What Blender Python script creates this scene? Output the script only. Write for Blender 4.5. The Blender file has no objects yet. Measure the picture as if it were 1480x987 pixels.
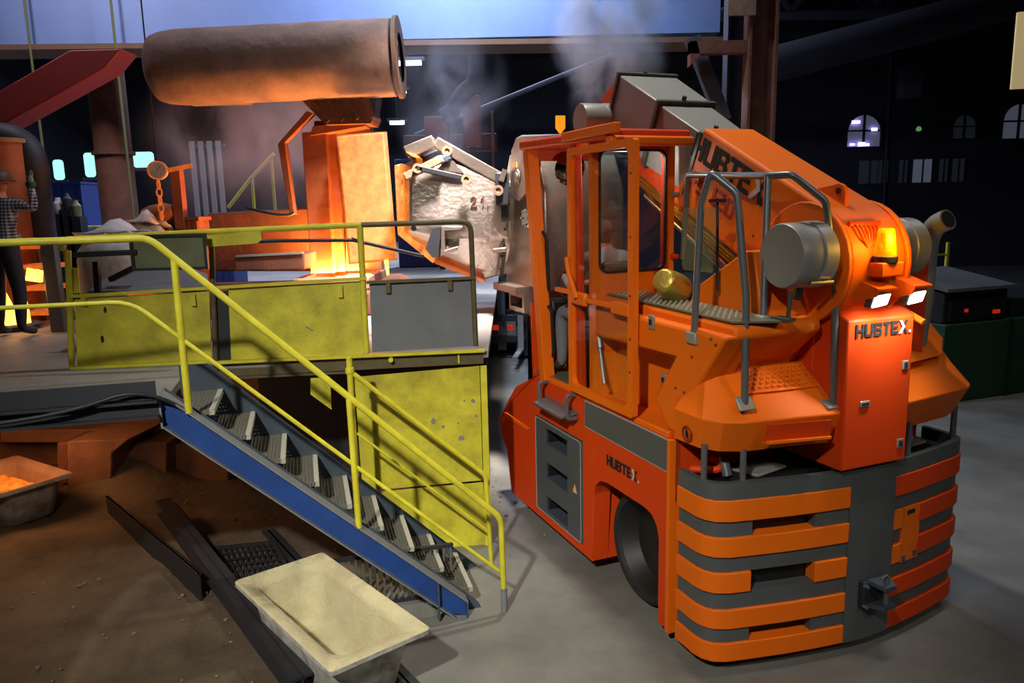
import bpy, bmesh, math, random
from mathutils import Vector, Matrix, Euler
random.seed(7)
scene = bpy.context.scene
col = scene.collection
R = math.radians

# ---------------------------------------------------------------- camera
cam = bpy.data.cameras.new('camera'); cam.lens = 27.17; cam.sensor_width = 36; cam.clip_end = 200
camo = bpy.data.objects.new('camera', cam); col.objects.link(camo); scene.camera = camo
camo.matrix_world = Matrix.Translation((0, 0, 3.2)) @ Matrix.Rotation(R(90 - 10.05), 4, 'X') @ Matrix.Rotation(R(-1.27), 4, 'Z')

# ---------------------------------------------------------------- world, exposure
w = bpy.data.worlds.new('hall_air'); scene.world = w; w.use_nodes = True
w.node_tree.nodes['Background'].inputs[0].default_value = (0.10, 0.14, 0.24, 1)
w.node_tree.nodes['Background'].inputs[1].default_value = 0.05
scene.view_settings.view_transform = 'Standard'
scene.view_settings.look = 'None'
scene.view_settings.exposure = -0.08
scene.view_settings.gamma = 1.0
scene.view_settings.use_curve_mapping = False

# ---------------------------------------------------------------- high-bay lamps of the hall and added fill lamps
def area(name, loc, target, size, energy, color, spread=180):
    l = bpy.data.lights.new(name, 'AREA'); l.shape = 'DISK'; l.size = size; l.energy = energy; l.color = color; l.spread = R(spread)
    o = bpy.data.objects.new(name, l); col.objects.link(o); o.location = loc
    o.rotation_euler = (Vector(target) - Vector(loc)).to_track_quat('-Z', 'Y').to_euler()
    return o
area('bay_lamp_over_stairs', (-2.6, -2.6, 7.6), (-0.6, 6.4, 0.2), 0.35, 85, (1.0, 0.95, 0.84), 42)
area('fill_lamp_behind_truck', (5.5, -3.0, 7.5), (2.3, 4.8, 0.8), 0.6, 13, (1.0, 0.92, 0.80), 50)  # added fill to brighten the truck's rear faces
area('bay_lamp_over_truck', (0.4, 7.4, 9.6), (0.8, 6.0, 1.0), 0.5, 205, (1.0, 0.93, 0.82), 120)
area('bay_lamp_over_lane', (7.5, 8.0, 9.5), (5.5, 8.0, 0), 1.2, 60, (0.86, 0.93, 1.0), 120)
area('bay_lamp_over_furnace', (-0.6, 10.6, 9.4), (-1.0, 13.4, 5.6), 1.0, 540, (0.70, 0.80, 1.0), 130)
area('fill_lamp_girder_left', (-7.0, 9.8, 9.6), (-6.0, 13.4, 5.8), 1.0, 150, (0.92, 0.80, 0.86), 110)  # added fill to brighten the left end of the girder
area('fill_lamp_at_ladle', (0.2, 7.6, 8.4), (-0.9, 9.3, 3.2), 0.8, 270, (1.0, 0.86, 0.78), 40)  # added fill to brighten the ladle face
area('bay_lamp_far', (-1.0, 21, 10.5), (-1.0, 19, 0), 1.5, 2200, (0.62, 0.70, 1.0))
area('bay_lamp_far_left', (-9.0, 17, 10.5), (-9.0, 16, 0), 1.5, 700, (0.70, 0.72, 1.0))

# ---------------------------------------------------------------- materials
def lin(c):
    return tuple(((x / 255 + 0.055) / 1.055) ** 2.4 if x > 10 else x / 255 / 12.92 for x in c)
MATS = {}
def mat(name, rgb, rough=0.5, metal=0.0, var=0.0, vscale=6.0, rgb2=None, bump=0.0, bscale=40.0, emis=None, estr=0.0, alpha=None, trans=0.0, coat=0.0, spec=0.5):
    m = bpy.data.materials.new(name); m.use_nodes = True
    nt = m.node_tree; b = nt.nodes['Principled BSDF']
    c = lin(rgb) + (1,)
    b.inputs['Base Color'].default_value = c
    b.inputs['Roughness'].default_value = rough; b.inputs['Metallic'].default_value = metal
    b.inputs['Coat Weight'].default_value = coat; b.inputs['Specular IOR Level'].default_value = spec
    b.inputs['Transmission Weight'].default_value = trans
    if alpha is not None: b.inputs['Alpha'].default_value = alpha
    tc = nt.nodes.new('ShaderNodeTexCoord')
    if var > 0:
        n = nt.nodes.new('ShaderNodeTexNoise'); n.inputs['Scale'].default_value = vscale; n.inputs['Detail'].default_value = 7; n.inputs['Roughness'].default_value = 0.65
        nt.links.new(tc.outputs['Object'], n.inputs['Vector'])
        r = nt.nodes.new('ShaderNodeValToRGB'); r.color_ramp.elements[0].position = 0.35; r.color_ramp.elements[1].position = 0.68
        nt.links.new(n.outputs['Fac'], r.inputs['Fac'])
        mx = nt.nodes.new('ShaderNodeMix'); mx.data_type = 'RGBA'
        mx.inputs[6].default_value = c
        c2 = lin(rgb2) + (1,) if rgb2 else tuple(x * 0.5 for x in c[:3]) + (1,)
        mx.inputs[7].default_value = c2
        ma = nt.nodes.new('ShaderNodeMath'); ma.operation = 'MULTIPLY'; ma.inputs[1].default_value = var
        nt.links.new(r.outputs['Color'], ma.inputs[0]); nt.links.new(ma.outputs[0], mx.inputs[0])
        nt.links.new(mx.outputs[2], b.inputs['Base Color'])
    if bump > 0:
        n2 = nt.nodes.new('ShaderNodeTexNoise'); n2.inputs['Scale'].default_value = bscale; n2.inputs['Detail'].default_value = 5
        nt.links.new(tc.outputs['Object'], n2.inputs['Vector'])
        bp = nt.nodes.new('ShaderNodeBump'); bp.inputs['Strength'].default_value = bump; bp.inputs['Distance'].default_value = 0.02
        nt.links.new(n2.outputs['Fac'], bp.inputs['Height']); nt.links.new(bp.outputs[0], b.inputs['Normal'])
    if emis:
        b.inputs['Emission Color'].default_value = lin(emis) + (1,); b.inputs['Emission Strength'].default_value = estr
    MATS[name] = m
    return m
mat('orange', (220, 102, 10), 0.56, var=0.22, vscale=1.6, rgb2=(210, 90, 8), spec=0.22)
mat('orange_shaded', (200, 62, 10), 0.56, var=0.2, vscale=2, rgb2=(186, 50, 8), spec=0.22)  # same truck orange, with redder, darker shade put into the colour
mat('dark_grey', (74, 80, 82), 0.5, var=0.3, vscale=5, rgb2=(58, 62, 64))
mat('light_edge', (150, 155, 155), 0.5)
mat('black', (14, 14, 15), 0.55)
mat('rubber', (20, 20, 21), 0.75, var=0.4, vscale=9, rgb2=(38, 37, 35))
mat('rail_grey', (112, 118, 124), 0.38, metal=0.6)
mat('cover_grey', (138, 140, 138), 0.45, metal=0.25, var=0.3, vscale=3, rgb2=(116, 116, 116))
mat('cover_lip', (66, 74, 66), 0.5, metal=0.2)
mat('chrome', (190, 190, 188), 0.22, metal=1.0)
mat('steel', (170, 158, 146), 0.34, metal=0.85, var=0.5, vscale=5, rgb2=(120, 108, 98), bump=0.15, bscale=25)
mat('foil', (222, 210, 202), 0.33, metal=0.8, var=0.35, vscale=8, rgb2=(176, 156, 144), bump=0.6, bscale=15)
mat('brass', (190, 155, 60), 0.3, metal=0.9)
mat('gold_foil', (196, 172, 78), 0.36, metal=0.7, var=0.3, vscale=9, rgb2=(150, 130, 50), bump=0.4, bscale=18)
mat('deckplate', (122, 124, 104), 0.4, metal=0.5, var=0.3, vscale=7)
mat('stud', (190, 192, 170), 0.3, metal=0.6)
mat('print_black', (12, 11, 11), 0.95)
mat('print_red', (150, 28, 12), 0.6)
mat('print_grey', (176, 172, 172), 0.5)
mat('print_warn', (226, 170, 110), 0.6)
mat('yellow', (202, 196, 50), 0.5, var=0.55, vscale=5, rgb2=(150, 138, 22), bump=0.15, bscale=30)
mat('yellow_worn', (198, 191, 50), 0.55, var=0.75, vscale=3.2, rgb2=(122, 112, 26), bump=0.25, bscale=22)
mat('chip', (120, 120, 105), 0.7)
mat('panel_steel', (112, 116, 118), 0.5, metal=0.25, var=0.5, vscale=3, rgb2=(84, 88, 104))
mat('burnt_steel', (96, 88, 62), 0.55, metal=0.3, var=0.5, vscale=9, rgb2=(66, 56, 40))
mat('blue', (24, 62, 128), 0.5, var=0.5, vscale=4, rgb2=(16, 36, 76))
mat('flange_grey', (120, 124, 126), 0.55, metal=0.2, var=0.4, vscale=8, rgb2=(90, 94, 96))
mat('stair_steel', (70, 82, 94), 0.5, metal=0.3, var=0.6, vscale=7, rgb2=(50, 60, 72))
mat('grating', (112, 112, 102), 0.5, metal=0.5)
mat('nosing', (165, 165, 152), 0.5, metal=0.3)
mat('dark_steel', (44, 46, 52), 0.55, metal=0.3, var=0.5, vscale=5, rgb2=(30, 30, 34))
mat('beam_dark', (34, 38, 46), 0.6, var=0.4, vscale=4, rgb2=(24, 26, 32))
mat('concrete', (118, 118, 113), 0.55, var=0.8, vscale=0.9, rgb2=(76, 76, 73), bump=0.25, bscale=9)
mat('platform_floor', (132, 130, 128), 0.6, var=0.7, vscale=1.3, rgb2=(96, 94, 92), bump=0.2, bscale=9)
mat('sand', (90, 78, 60), 0.95, var=0.85, vscale=1.4, rgb2=(46, 37, 28), bump=0.8, bscale=14)
mat('debris', (124, 112, 92), 0.9, var=0.4, vscale=20)
mat('cream_clay', (182, 174, 138), 0.9, var=0.5, vscale=6, rgb2=(150, 140, 108), bump=0.5, bscale=30)
mat('tub_enamel', (190, 190, 184), 0.6, var=0.8, vscale=7, rgb2=(90, 88, 84))
mat('brown_block', (120, 84, 60), 0.9, var=0.6, vscale=3, rgb2=(70, 48, 36), bump=0.5, bscale=12)
mat('rust', (104, 62, 42), 0.85, var=0.7, vscale=4, rgb2=(56, 36, 30), bump=0.4, bscale=14)
mat('hood_refractory', (134, 106, 96), 0.85, var=0.6, vscale=3, rgb2=(86, 70, 60), bump=0.6, bscale=8)
mat('refractory', (140, 112, 92), 0.8, var=0.7, vscale=3, rgb2=(104, 78, 62), bump=0.6, bscale=8)
mat('orange_lit', (150, 82, 44), 0.7, var=0.6, vscale=4, rgb2=(104, 52, 30), bump=0.3, bscale=12)  # orange furnace glow put into the base colour
mat('girder_blue', (104, 128, 176), 0.55, var=0.5, vscale=0.8, rgb2=(84, 104, 150))
mat('girder_flange', (96, 70, 52), 0.7, var=0.4, vscale=4)
mat('hall_wall', (44, 44, 52), 0.9, var=0.6, vscale=0.6, rgb2=(28, 28, 36))
mat('hall_truss', (54, 56, 66), 0.8, var=0.4, vscale=1.5, rgb2=(36, 38, 46))
mat('crane_red', (110, 18, 18), 0.6, var=0.4, vscale=1.2, rgb2=(84, 18, 18))
mat('cabinet_green', (30, 70, 44), 0.6, var=0.4, vscale=3, rgb2=(22, 48, 32))
mat('cabinet_top', (96, 98, 100), 0.6)
mat('container_blue', (34, 56, 120), 0.6, var=0.4, vscale=3, rgb2=(22, 36, 78))
mat('sack_white', (186, 180, 180), 0.8, var=0.5, vscale=5, rgb2=(140, 132, 132), bump=0.6, bscale=9)
mat('board_glass', (110, 116, 88), 0.35, var=0.6, vscale=4, rgb2=(74, 80, 58))
mat('skin', (196, 130, 100), 0.6)
mat('hair', (64, 46, 34), 0.8)
mat('shirt_grey', (152, 156, 164), 0.85, var=0.3, vscale=8)
mat('trousers_grey', (104, 106, 114), 0.9, var=0.3, vscale=8)
mat('trousers_dark', (46, 44, 52), 0.9, var=0.4, vscale=7)
mat('shoe', (52, 50, 48), 0.7)
mat('helmet', (96, 56, 48), 0.5)
mat('glove', (150, 150, 130), 0.9, var=0.6, vscale=14, rgb2=(60, 90, 60))
mat('green_cuff', (40, 96, 64), 0.9)
mat('reflect_mirror', (150, 150, 150), 0.03, metal=1.0)
mat('shield_glass', (130, 140, 90), 0.05, alpha=0.22)
mat('rope_olive', (88, 92, 50), 0.8)
mat('lamp_tube', (255, 255, 255), emis=(226, 214, 255), estr=9.0)
mat('window_day', (120, 200, 190), emis=(150, 236, 214), estr=1.5)
mat('window_lit', (160, 160, 170), emis=(120, 128, 150), estr=0.22)
mat('window_dim', (60, 66, 74), 0.6, emis=(64, 74, 84), estr=0.10)
mat('window_lamp', (255, 255, 255), emis=(170, 150, 255), estr=7.0)
mat('head_lamp', (255, 255, 255), emis=(255, 246, 236), estr=14.0)
mat('beacon_glass', (255, 150, 0), 0.1, emis=(255, 150, 0), estr=1.3, alpha=0.38)
mat('beacon_core', (200, 50, 0), 0.4, emis=(255, 60, 0), estr=0.5)
mat('led_red', (120, 20, 10), emis=(220, 50, 20), estr=0.5)
mat('led_green', (20, 160, 60), emis=(40, 230, 90), estr=1.2)
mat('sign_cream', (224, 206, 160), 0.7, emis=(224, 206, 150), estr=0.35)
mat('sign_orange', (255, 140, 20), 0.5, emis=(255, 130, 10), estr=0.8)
mat('bulb_green', (150, 230, 150), emis=(150, 240, 160), estr=0.25)

def hot(name, c0, c1, e0, e1, scale):
    m = bpy.data.materials.new(name); m.use_nodes = True; nt = m.node_tree; b = nt.nodes['Principled BSDF']
    b.inputs['Base Color'].default_value = (0.25, 0.10, 0.04, 1); b.inputs['Roughness'].default_value = 0.9
    tc = nt.nodes.new('ShaderNodeTexCoord'); n = nt.nodes.new('ShaderNodeTexNoise')
    n.inputs['Scale'].default_value = scale; n.inputs['Detail'].default_value = 8; n.inputs['Roughness'].default_value = 0.7
    nt.links.new(tc.outputs['Object'], n.inputs['Vector'])
    r = nt.nodes.new('ShaderNodeValToRGB'); r.color_ramp.elements[0].position = 0.32; r.color_ramp.elements[1].position = 0.72
    r.color_ramp.elements[0].color = tuple(x * e0 for x in lin(c0)) + (1,); r.color_ramp.elements[1].color = tuple(x * e1 for x in lin(c1)) + (1,)
    nt.links.new(n.outputs['Fac'], r.inputs['Fac']); nt.links.new(r.outputs['Color'], b.inputs['Emission Color'])
    b.inputs['Emission Strength'].default_value = 1.0
    bp = nt.nodes.new('ShaderNodeBump'); bp.inputs['Strength'].default_value = 0.6; nt.links.new(n.outputs['Fac'], bp.inputs['Height']); nt.links.new(bp.outputs[0], b.inputs['Normal'])
    MATS[name] = m
hot('hot_slab', (214, 70, 12), (255, 176, 60), 0.40, 1.05, 7.0)
hot('molten', (255, 120, 20), (255, 214, 120), 4.0, 9.0, 3.0)
hot('embers', (140, 18, 2), (255, 120, 10), 0.15, 1.7, 7.0)
hot('hot_rim', (230, 80, 20), (255, 170, 70), 0.7, 1.5, 9.0)
hot('hot_and_lit', (190, 60, 16), (255, 120, 40), 0.3, 0.7, 5.0)  # hot metal, and parts whose emission stands for orange light falling on them
hot('flame', (255, 120, 10), (255, 210, 90), 2.2, 5.0, 4.0)

def pane():   # clear pane: mostly see-through with a faint gloss
    m = bpy.data.materials.new('glass'); m.use_nodes = True; nt = m.node_tree; nt.nodes.remove(nt.nodes['Principled BSDF'])
    t = nt.nodes.new('ShaderNodeBsdfTransparent'); t.inputs[0].default_value = (.93, .95, .95, 1); g = nt.nodes.new('ShaderNodeBsdfGlossy'); g.inputs['Roughness'].default_value = .03
    x = nt.nodes.new('ShaderNodeMixShader'); x.inputs[0].default_value = .05
    nt.links.new(t.outputs[0], x.inputs[1]); nt.links.new(g.outputs[0], x.inputs[2]); nt.links.new(x.outputs[0], nt.nodes['Material Output'].inputs['Surface']); MATS['glass'] = m
pane()
def plaid():
    m = bpy.data.materials.new('plaid_shirt'); m.use_nodes = True; nt = m.node_tree; b = nt.nodes['Principled BSDF']; b.inputs['Roughness'].default_value = 0.9
    tc = nt.nodes.new('ShaderNodeTexCoord'); prev = None
    for ax in ('X', 'Z'):
        wv = nt.nodes.new('ShaderNodeTexWave'); wv.wave_type = 'BANDS'; wv.bands_direction = ax; wv.inputs['Scale'].default_value = 9; wv.inputs['Distortion'].default_value = 0.6
        nt.links.new(tc.outputs['Object'], wv.inputs['Vector'])
        if prev is None: prev = wv
        else:
            mm = nt.nodes.new('ShaderNodeMath'); mm.operation = 'ADD'; nt.links.new(prev.outputs['Fac'], mm.inputs[0]); nt.links.new(wv.outputs['Fac'], mm.inputs[1])
    r = nt.nodes.new('ShaderNodeValToRGB'); e = r.color_ramp.elements; e[0].position = 0.25; e[1].position = 0.75
    e[0].color = lin((44, 48, 66)) + (1,); e[1].color = lin((176, 174, 186)) + (1,)
    dv = nt.nodes.new('ShaderNodeMath'); dv.operation = 'MULTIPLY'; dv.inputs[1].default_value = 0.5; nt.links.new(mm.outputs[0], dv.inputs[0])
    nt.links.new(dv.outputs[0], r.inputs['Fac']); nt.links.new(r.outputs['Color'], b.inputs['Base Color']); MATS['plaid_shirt'] = m
plaid()

# ---------------------------------------------------------------- mesh helpers
class M:
    def __init__(s): s.v = []; s.f = []
    def add(s, vs, fs):
        o = len(s.v); s.v += [tuple(p) for p in vs]; s.f += [tuple(i + o for i in f) for f in fs]; return s
    def box(s, x0, x1, y0, y1, z0, z1):
        vs = [(x, y, z) for z in (z0, z1) for y in (y0, y1) for x in (x0, x1)]
        return s.add(vs, [(0, 2, 3, 1), (4, 5, 7, 6), (0, 1, 5, 4), (2, 6, 7, 3), (0, 4, 6, 2), (1, 3, 7, 5)])
    def hexa(s, a, b):   # two matching quads
        return s.prism(a, None, b)
    def prism(s, poly, vec, poly2=None):
        n = len(poly); P = [Vector(p) for p in poly]
        Q = [Vector(p) for p in poly2] if poly2 else [p + Vector(vec) for p in P]
        return s.add(P + Q, [tuple(range(n))[::-1], tuple(range(n, 2 * n))] + [(i, (i + 1) % n, n + (i + 1) % n, n + i) for i in range(n)])
    def side(s, uz, v0, v1):   # (u,z) outline pushed along x
        return s.prism([(v0, u, z) for u, z in uz], (v1 - v0, 0, 0))
    def cyl(s, p0, p1, r, n=16, r1=None):
        return s.tube([p0, p1], r, n, radii=[r, r if r1 is None else r1])
    def tube(s, path, r, n=8, radii=None, closed=False):
        P = [Vector(p) for p in path]; k = len(P); rings = []; up = None
        for i, p in enumerate(P):
            if closed: d = (P[(i + 1) % k] - P[i - 1])
            else: d = (P[min(i + 1, k - 1)] - P[max(i - 1, 0)])
            d = d.normalized() if d.length > 1e-9 else Vector((0, 0, 1))
            if up is None:
                up = Vector((0, 0, 1)) if abs(d.z) < 0.9 else Vector((1, 0, 0))
            a = d.cross(up)
            if a.length < 1e-4: a = d.orthogonal()
            a.normalize(); b = a.cross(d).normalized(); up = b
            rr = radii[i] if radii else r
            if 0 < i < k - 1 and not closed:
                c = max(0.5, math.cos((P[i + 1] - P[i]).angle(P[i] - P[i - 1], 0) / 2)); rr = rr / c ** 0.5
            rings.append([p + (a * math.cos(t) + b * math.sin(t)) * rr for t in [2 * math.pi * j / n for j in range(n)]])
        vs = [q for g in rings for q in g]; fs = []
        for i in range(k if closed else k - 1):
            o0, o1 = i * n, ((i + 1) % k) * n
            fs += [(o0 + j, o0 + (j + 1) % n, o1 + (j + 1) % n, o1 + j) for j in range(n)]
        if not closed: fs += [tuple(range(n))[::-1], tuple(range((k - 1) * n, k * n))]
        return s.add(vs, fs)
    def bar(s, p0, p1, wdt, hgt, up=(0, 0, 1)):
        p0, p1 = Vector(p0), Vector(p1); d = (p1 - p0).normalized(); a = d.cross(Vector(up)); a.normalize(); b = a.cross(d)
        q = [a * wdt / 2 + b * hgt / 2, -a * wdt / 2 + b * hgt / 2, -a * wdt / 2 - b * hgt / 2, a * wdt / 2 - b * hgt / 2]
        return s.prism([p0 + x for x in q], p1 - p0)
    def lathe(s, prof, n=24, mtx=None):   # profile of (r,z)
        mtx = mtx or Matrix(); vs = []; fs = []; k = len(prof)
        for j in range(n):
            t = 2 * math.pi * j / n
            vs += [mtx @ Vector((r * math.cos(t), r * math.sin(t), z)) for r, z in prof]
        for j in range(n):
            o0, o1 = j * k, ((j + 1) % n) * k
            fs += [(o0 + i, o1 + i, o1 + i + 1, o0 + i + 1) for i in range(k - 1)]
        return s.add(vs, fs)
    def strip(s, outline, z0, z1, th, inward=(0, 1)):   # wall of thickness th along a plan outline
        P = [Vector((p[0], p[1])) for p in outline]; k = len(P); N = []
        for i in range(k):
            d = (P[min(i + 1, k - 1)] - P[max(i - 1, 0)]).normalized(); N.append(Vector((-d.y, d.x)))
        q = [P[i] + N[i] * th for i in range(k)]
        vs = []
        for i in range(k): vs += [(P[i].x, P[i].y, z0), (P[i].x, P[i].y, z1), (q[i].x, q[i].y, z1), (q[i].x, q[i].y, z0)]
        fs = []
        for i in range(k - 1):
            a, b = 4 * i, 4 * i + 4
            fs += [(a + j, a + (j + 1) % 4, b + (j + 1) % 4, b + j) for j in range(4)]
        fs += [(0, 3, 2, 1), (4 * k - 4, 4 * k - 3, 4 * k - 2, 4 * k - 1)]
        return s.add(vs, fs)
    def build(s, name, m, parent=None, bevel=0.0, smooth=35, seg=2):
        me = bpy.data.meshes.new(name); me.from_pydata(s.v, [], s.f)
        bm = bmesh.new(); bm.from_mesh(me); bmesh.ops.recalc_face_normals(bm, faces=bm.faces); bm.to_mesh(me); bm.free()
        if smooth:
            me.shade_smooth(); me.set_sharp_from_angle(angle=R(smooth))
        me.materials.append(MATS[m]); me.update()
        o = bpy.data.objects.new(name, me); col.objects.link(o)
        if parent: o.parent = parent
        if bevel:
            md = o.modifiers.new('edge', 'BEVEL'); md.width = bevel; md.segments = seg; md.limit_method = 'ANGLE'; md.angle_limit = R(40)
        return o
def tag(o, label, cat, group=None):
    o['label'] = label; o['category'] = cat
    if group: o['group'] = group
    return o
def thing(name, label, cat, loc=(0, 0, 0), rz=0.0, group=None):
    o = bpy.data.objects.new(name, None); col.objects.link(o); o.empty_display_size = 0.2
    o.location = loc; o.rotation_euler = (0, 0, R(rz)); return tag(o, label, cat, group)
def structure(o):
    o['kind'] = 'structure'; return o
def share(src, name, parent, loc, rot=(0, 0, 0)):
    o = bpy.data.objects.new(name, src.data); col.objects.link(o); o.parent = parent; o.location = loc; o.rotation_euler = rot
    return o
def bez(p0, p1, p2, n=6):
    p0, p1, p2 = Vector(p0), Vector(p1), Vector(p2)
    return [p0.lerp(p1, t).lerp(p1.lerp(p2, t), t) for t in [i / n for i in range(n + 1)]]
def rounded(pts, r, n=4):   # round the inner corners of a path
    P = [Vector(p) for p in pts]; out = [P[0]]
    for i in range(1, len(P) - 1):
        a, b = (P[i - 1] - P[i]), (P[i + 1] - P[i]); ra = min(r, a.length * 0.45); rb = min(r, b.length * 0.45)
        out += bez(P[i] + a.normalized() * ra, P[i], P[i] + b.normalized() * rb, n)
    return out + [P[-1]]
def rrect(x0, x1, y0, y1, r, n=5):
    out = []
    for cx, cy, a0 in ((x1 - r, y1 - r, 0), (x0 + r, y1 - r, 90), (x0 + r, y0 + r, 180), (x1 - r, y0 + r, 270)):
        out += [(cx + r * math.cos(R(a0 + 90 * i / n)), cy + r * math.sin(R(a0 + 90 * i / n))) for i in range(n + 1)]
    return out
def ring_plate(m, outer, inner, fn, depth):   # a flat plate with a hole: matching point counts; fn maps 2D -> 3D
    n = len(outer); a = [fn(*p) for p in outer]; b = [fn(*p) for p in inner]; d = Vector(depth)
    a2 = [Vector(p) + d for p in a]; b2 = [Vector(p) + d for p in b]
    vs = a + b + a2 + b2; fs = []
    for i in range(n):
        j = (i + 1) % n
        fs += [(i, j, n + j, n + i), (2 * n + i, 3 * n + i, 3 * n + j, 2 * n + j), (i, 2 * n + i, 2 * n + j, j), (n + i, n + j, 3 * n + j, 3 * n + i)]
    m.add(vs, fs)

# block lettering, each glyph a list of polygons in a 1-high box; returns advance
def r4(x0, y0, x1, y1): return [(x0, y0), (x1, y0), (x1, y1), (x0, y1)]
GL = {
 'H': (0.80, [r4(0, 0, .22, 1), r4(.58, 0, .80, 1), r4(.22, .40, .58, .60)]),
 'U': (0.80, [r4(0, .18, .22, 1), r4(.58, .18, .80, 1), [(0, .18), (.10, 0), (.70, 0), (.80, .18), (.58, .2), (.22, .2)]]),
 'B': (0.80, [r4(0, 0, .22, 1), r4(.22, .80, .66, 1), r4(.22, .41, .66, .60), r4(.22, 0, .66, .2), [(.56, .6), (.66, .6), (.78, .68), (.78, .92), (.66, 1), (.56, .8)], [(.56, .2), (.66, 0), (.80, .1), (.80, .42), (.66, .52), (.56, .41)]]),
 'T': (0.76, [r4(0, .80, .76, 1), r4(.27, 0, .49, .80)]),
 'E': (0.70, [r4(0, 0, .22, 1), r4(.22, .80, .70, 1), r4(.22, .41, .64, .60), r4(.22, 0, .70, .2)]),
 'F': (0.68, [r4(0, 0, .22, 1), r4(.22, .80, .68, 1), r4(.22, .41, .62, .60)]),
 'S': (0.74, [r4(.05, .80, .74, 1), r4(0, .46, .22, .95), r4(.05, .41, .70, .60), r4(.52, .05, .74, .54), r4(0, 0, .68, .2)]),
 '1': (0.34, [r4(.12, 0, .34, 1), [(0, .80), (.12, .80), (.12, 1)]]),
 '2': (0.74, [r4(0, .80, .68, 1), r4(.52, .46, .74, .95), r4(.05, .41, .70, .60), r4(0, .05, .22, .54), r4(0, 0, .74, .2)]),
 '0': (0.80, [r4(.08, .80, .72, 1), r4(0, .08, .22, .92), r4(.58, .08, .80, .92), r4(.08, 0, .72, .2)]),
 ' ': (0.34, []),
 'X': (0.86, [[(.60, 0), (.86, 0), (.28, 1), (.02, 1)]][:0] + [[(.62, 0), (.90, 0), (.58, .52), (.42, .50)], [(.44, .55), (.60, .50), (.90, 1), (.64, 1)]]),
}
XG = [[(.0, 1), (.24, 1), (.58, .5), (.24, 0), (.0, 0), (.32, .5)]]
DOT = [[(1.10 + .12 * math.cos(R(a)), .12 + .12 * math.sin(R(a))) for a in range(0, 360, 36)]]
def write(name, text, parent, org, right, up, h, m, th=0.004, sp=0.10, mark=None):
    org, right, up = Vector(org), Vector(right).normalized(), Vector(up).normalized(); nrm = right.cross(up).normalized()
    x = 0.0
    for ch in text:
        wd, polys = GL[ch]; k = M()
        for p in polys: k.prism([org + right * (x + a) * h + up * b * h for a, b in p], nrm * th)
        if polys: k.build('letter', m, parent, smooth=0)
        if ch == 'X' and mark:
            for nm, ps in (('letter_accent', XG), ('logo_dot', DOT)):
                g = M(); g.prism([org + right * (x + a) * h + up * b * h for a, b in ps[0]], nrm * th * 1.3); g.build(nm, mark, parent, smooth=0)
        x += wd + sp

# ================================================================ the setting
structure(M().box(-18, 24, -9, 36, -.3, 0).build('floor', 'concrete', smooth=0))
structure(M().box(-18, 24, 35, 35.4, 0, 13).build('wall_back', 'hall_wall', smooth=0))
structure(M().box(23.6, 24, -9, 35, 0, 13).build('wall_right', 'hall_wall', smooth=0))
structure(M().box(-18, -17.6, -9, 35, 0, 13).build('wall_left', 'hall_wall', smooth=0))
structure(M().box(-18, 24, -9.4, -9, 0, 13).build('wall_front', 'hall_wall', smooth=0))
structure(M().box(-18, 24, -9, 35, 13, 13.3).build('ceiling', 'hall_wall', smooth=0))
# raised furnace platform
top = [(-17.6, 1.06), (-2.43, 5.12), (-2.66, 6.05), (-2.60, 6.72), (-0.22, 6.98), (-0.22, 30), (-17.6, 30)]
structure(M().prism([(x, y, 1.82) for x, y in top], (0, 0, .06)).build('floor_platform', 'platform_floor', smooth=0))
structure(M().box(-17.6, -2.9, 9.6, 9.9, 0, 1.82).build('wall_underfloor', 'brown_block', smooth=0))
structure(M().box(-2.9, -.3, 8.6, 8.9, 0, 1.82).build('wall_underfloor_recess', 'hall_wall', smooth=0))
# sandy foundry floor under and in front of the platform
random.seed(3)
k = M(); nx, ny = 90, 66
x0, x1, y0, y1 = -9.5, -1.1, 3.0, 9.6
from mathutils import noise
vs = []
for j in range(ny + 1):
    for i in range(nx + 1):
        x = x0 + (x1 - x0) * i / nx; y = y0 + (y1 - y0) * j / ny
        e_ = min(1, (x1 - x - .1 * math.sin(y * 7)) / .5, (i / nx) / .05, ((j / ny) / .05) if j < ny / 2 else 1)
        h = .012 + .05 * max(0, noise.fractal(Vector((x * 1.3, y * 1.3, 0)), 1.0, 2.0, 5) + .2) + .02 * noise.noise(Vector((x * 7, y * 7, 2)))
        h += .42 * math.exp(-(((x + 4.55) / .55) ** 2 + ((y - 8.7) / .55) ** 2)) + .10 * math.exp(-(((x + 5.0) / .8) ** 2 + ((y - 7.0) / .6) ** 2))
        vs.append((x, y, max(-.01, h * max(0, e_)) + .002))
k.add(vs, [(j * (nx + 1) + i, j * (nx + 1) + i + 1, (j + 1) * (nx + 1) + i + 1, (j + 1) * (nx + 1) + i) for j in range(ny) for i in range(nx)])
so = tag(k.build('sand_bed', 'sand'), 'brown foundry sand spread over the floor below the platform', 'sand'); so['kind'] = 'stuff'
k = M()
def lump(k, c, r):
    vs = []; rnd = random.random
    for a in range(5):
        for b in range(6):
            t = math.pi * (a + .5) / 5; p = 2 * math.pi * b / 6; q = r * (.7 + .5 * rnd())
            vs.append((c[0] + q * math.sin(t) * math.cos(p), c[1] + q * math.sin(t) * math.sin(p), c[2] + .6 * q * math.cos(t)))
    fs = [(a * 6 + b, a * 6 + (b + 1) % 6, (a + 1) * 6 + (b + 1) % 6, (a + 1) * 6 + b) for a in range(4) for b in range(6)] + [tuple(range(6)), tuple(range(24, 30))]
    k.add(vs, fs)
for _ in range(300):
    x = random.uniform(-6.5, -1.3); y = random.uniform(4.4, 8.6)
    lump(k, (x, y, .03), random.choice((.006, .009, .012, .02)))
for _ in range(60): lump(k, (random.gauss(-.35, .35), random.gauss(8.2, .5), .004), random.choice((.008, .012, .018)))
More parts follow.
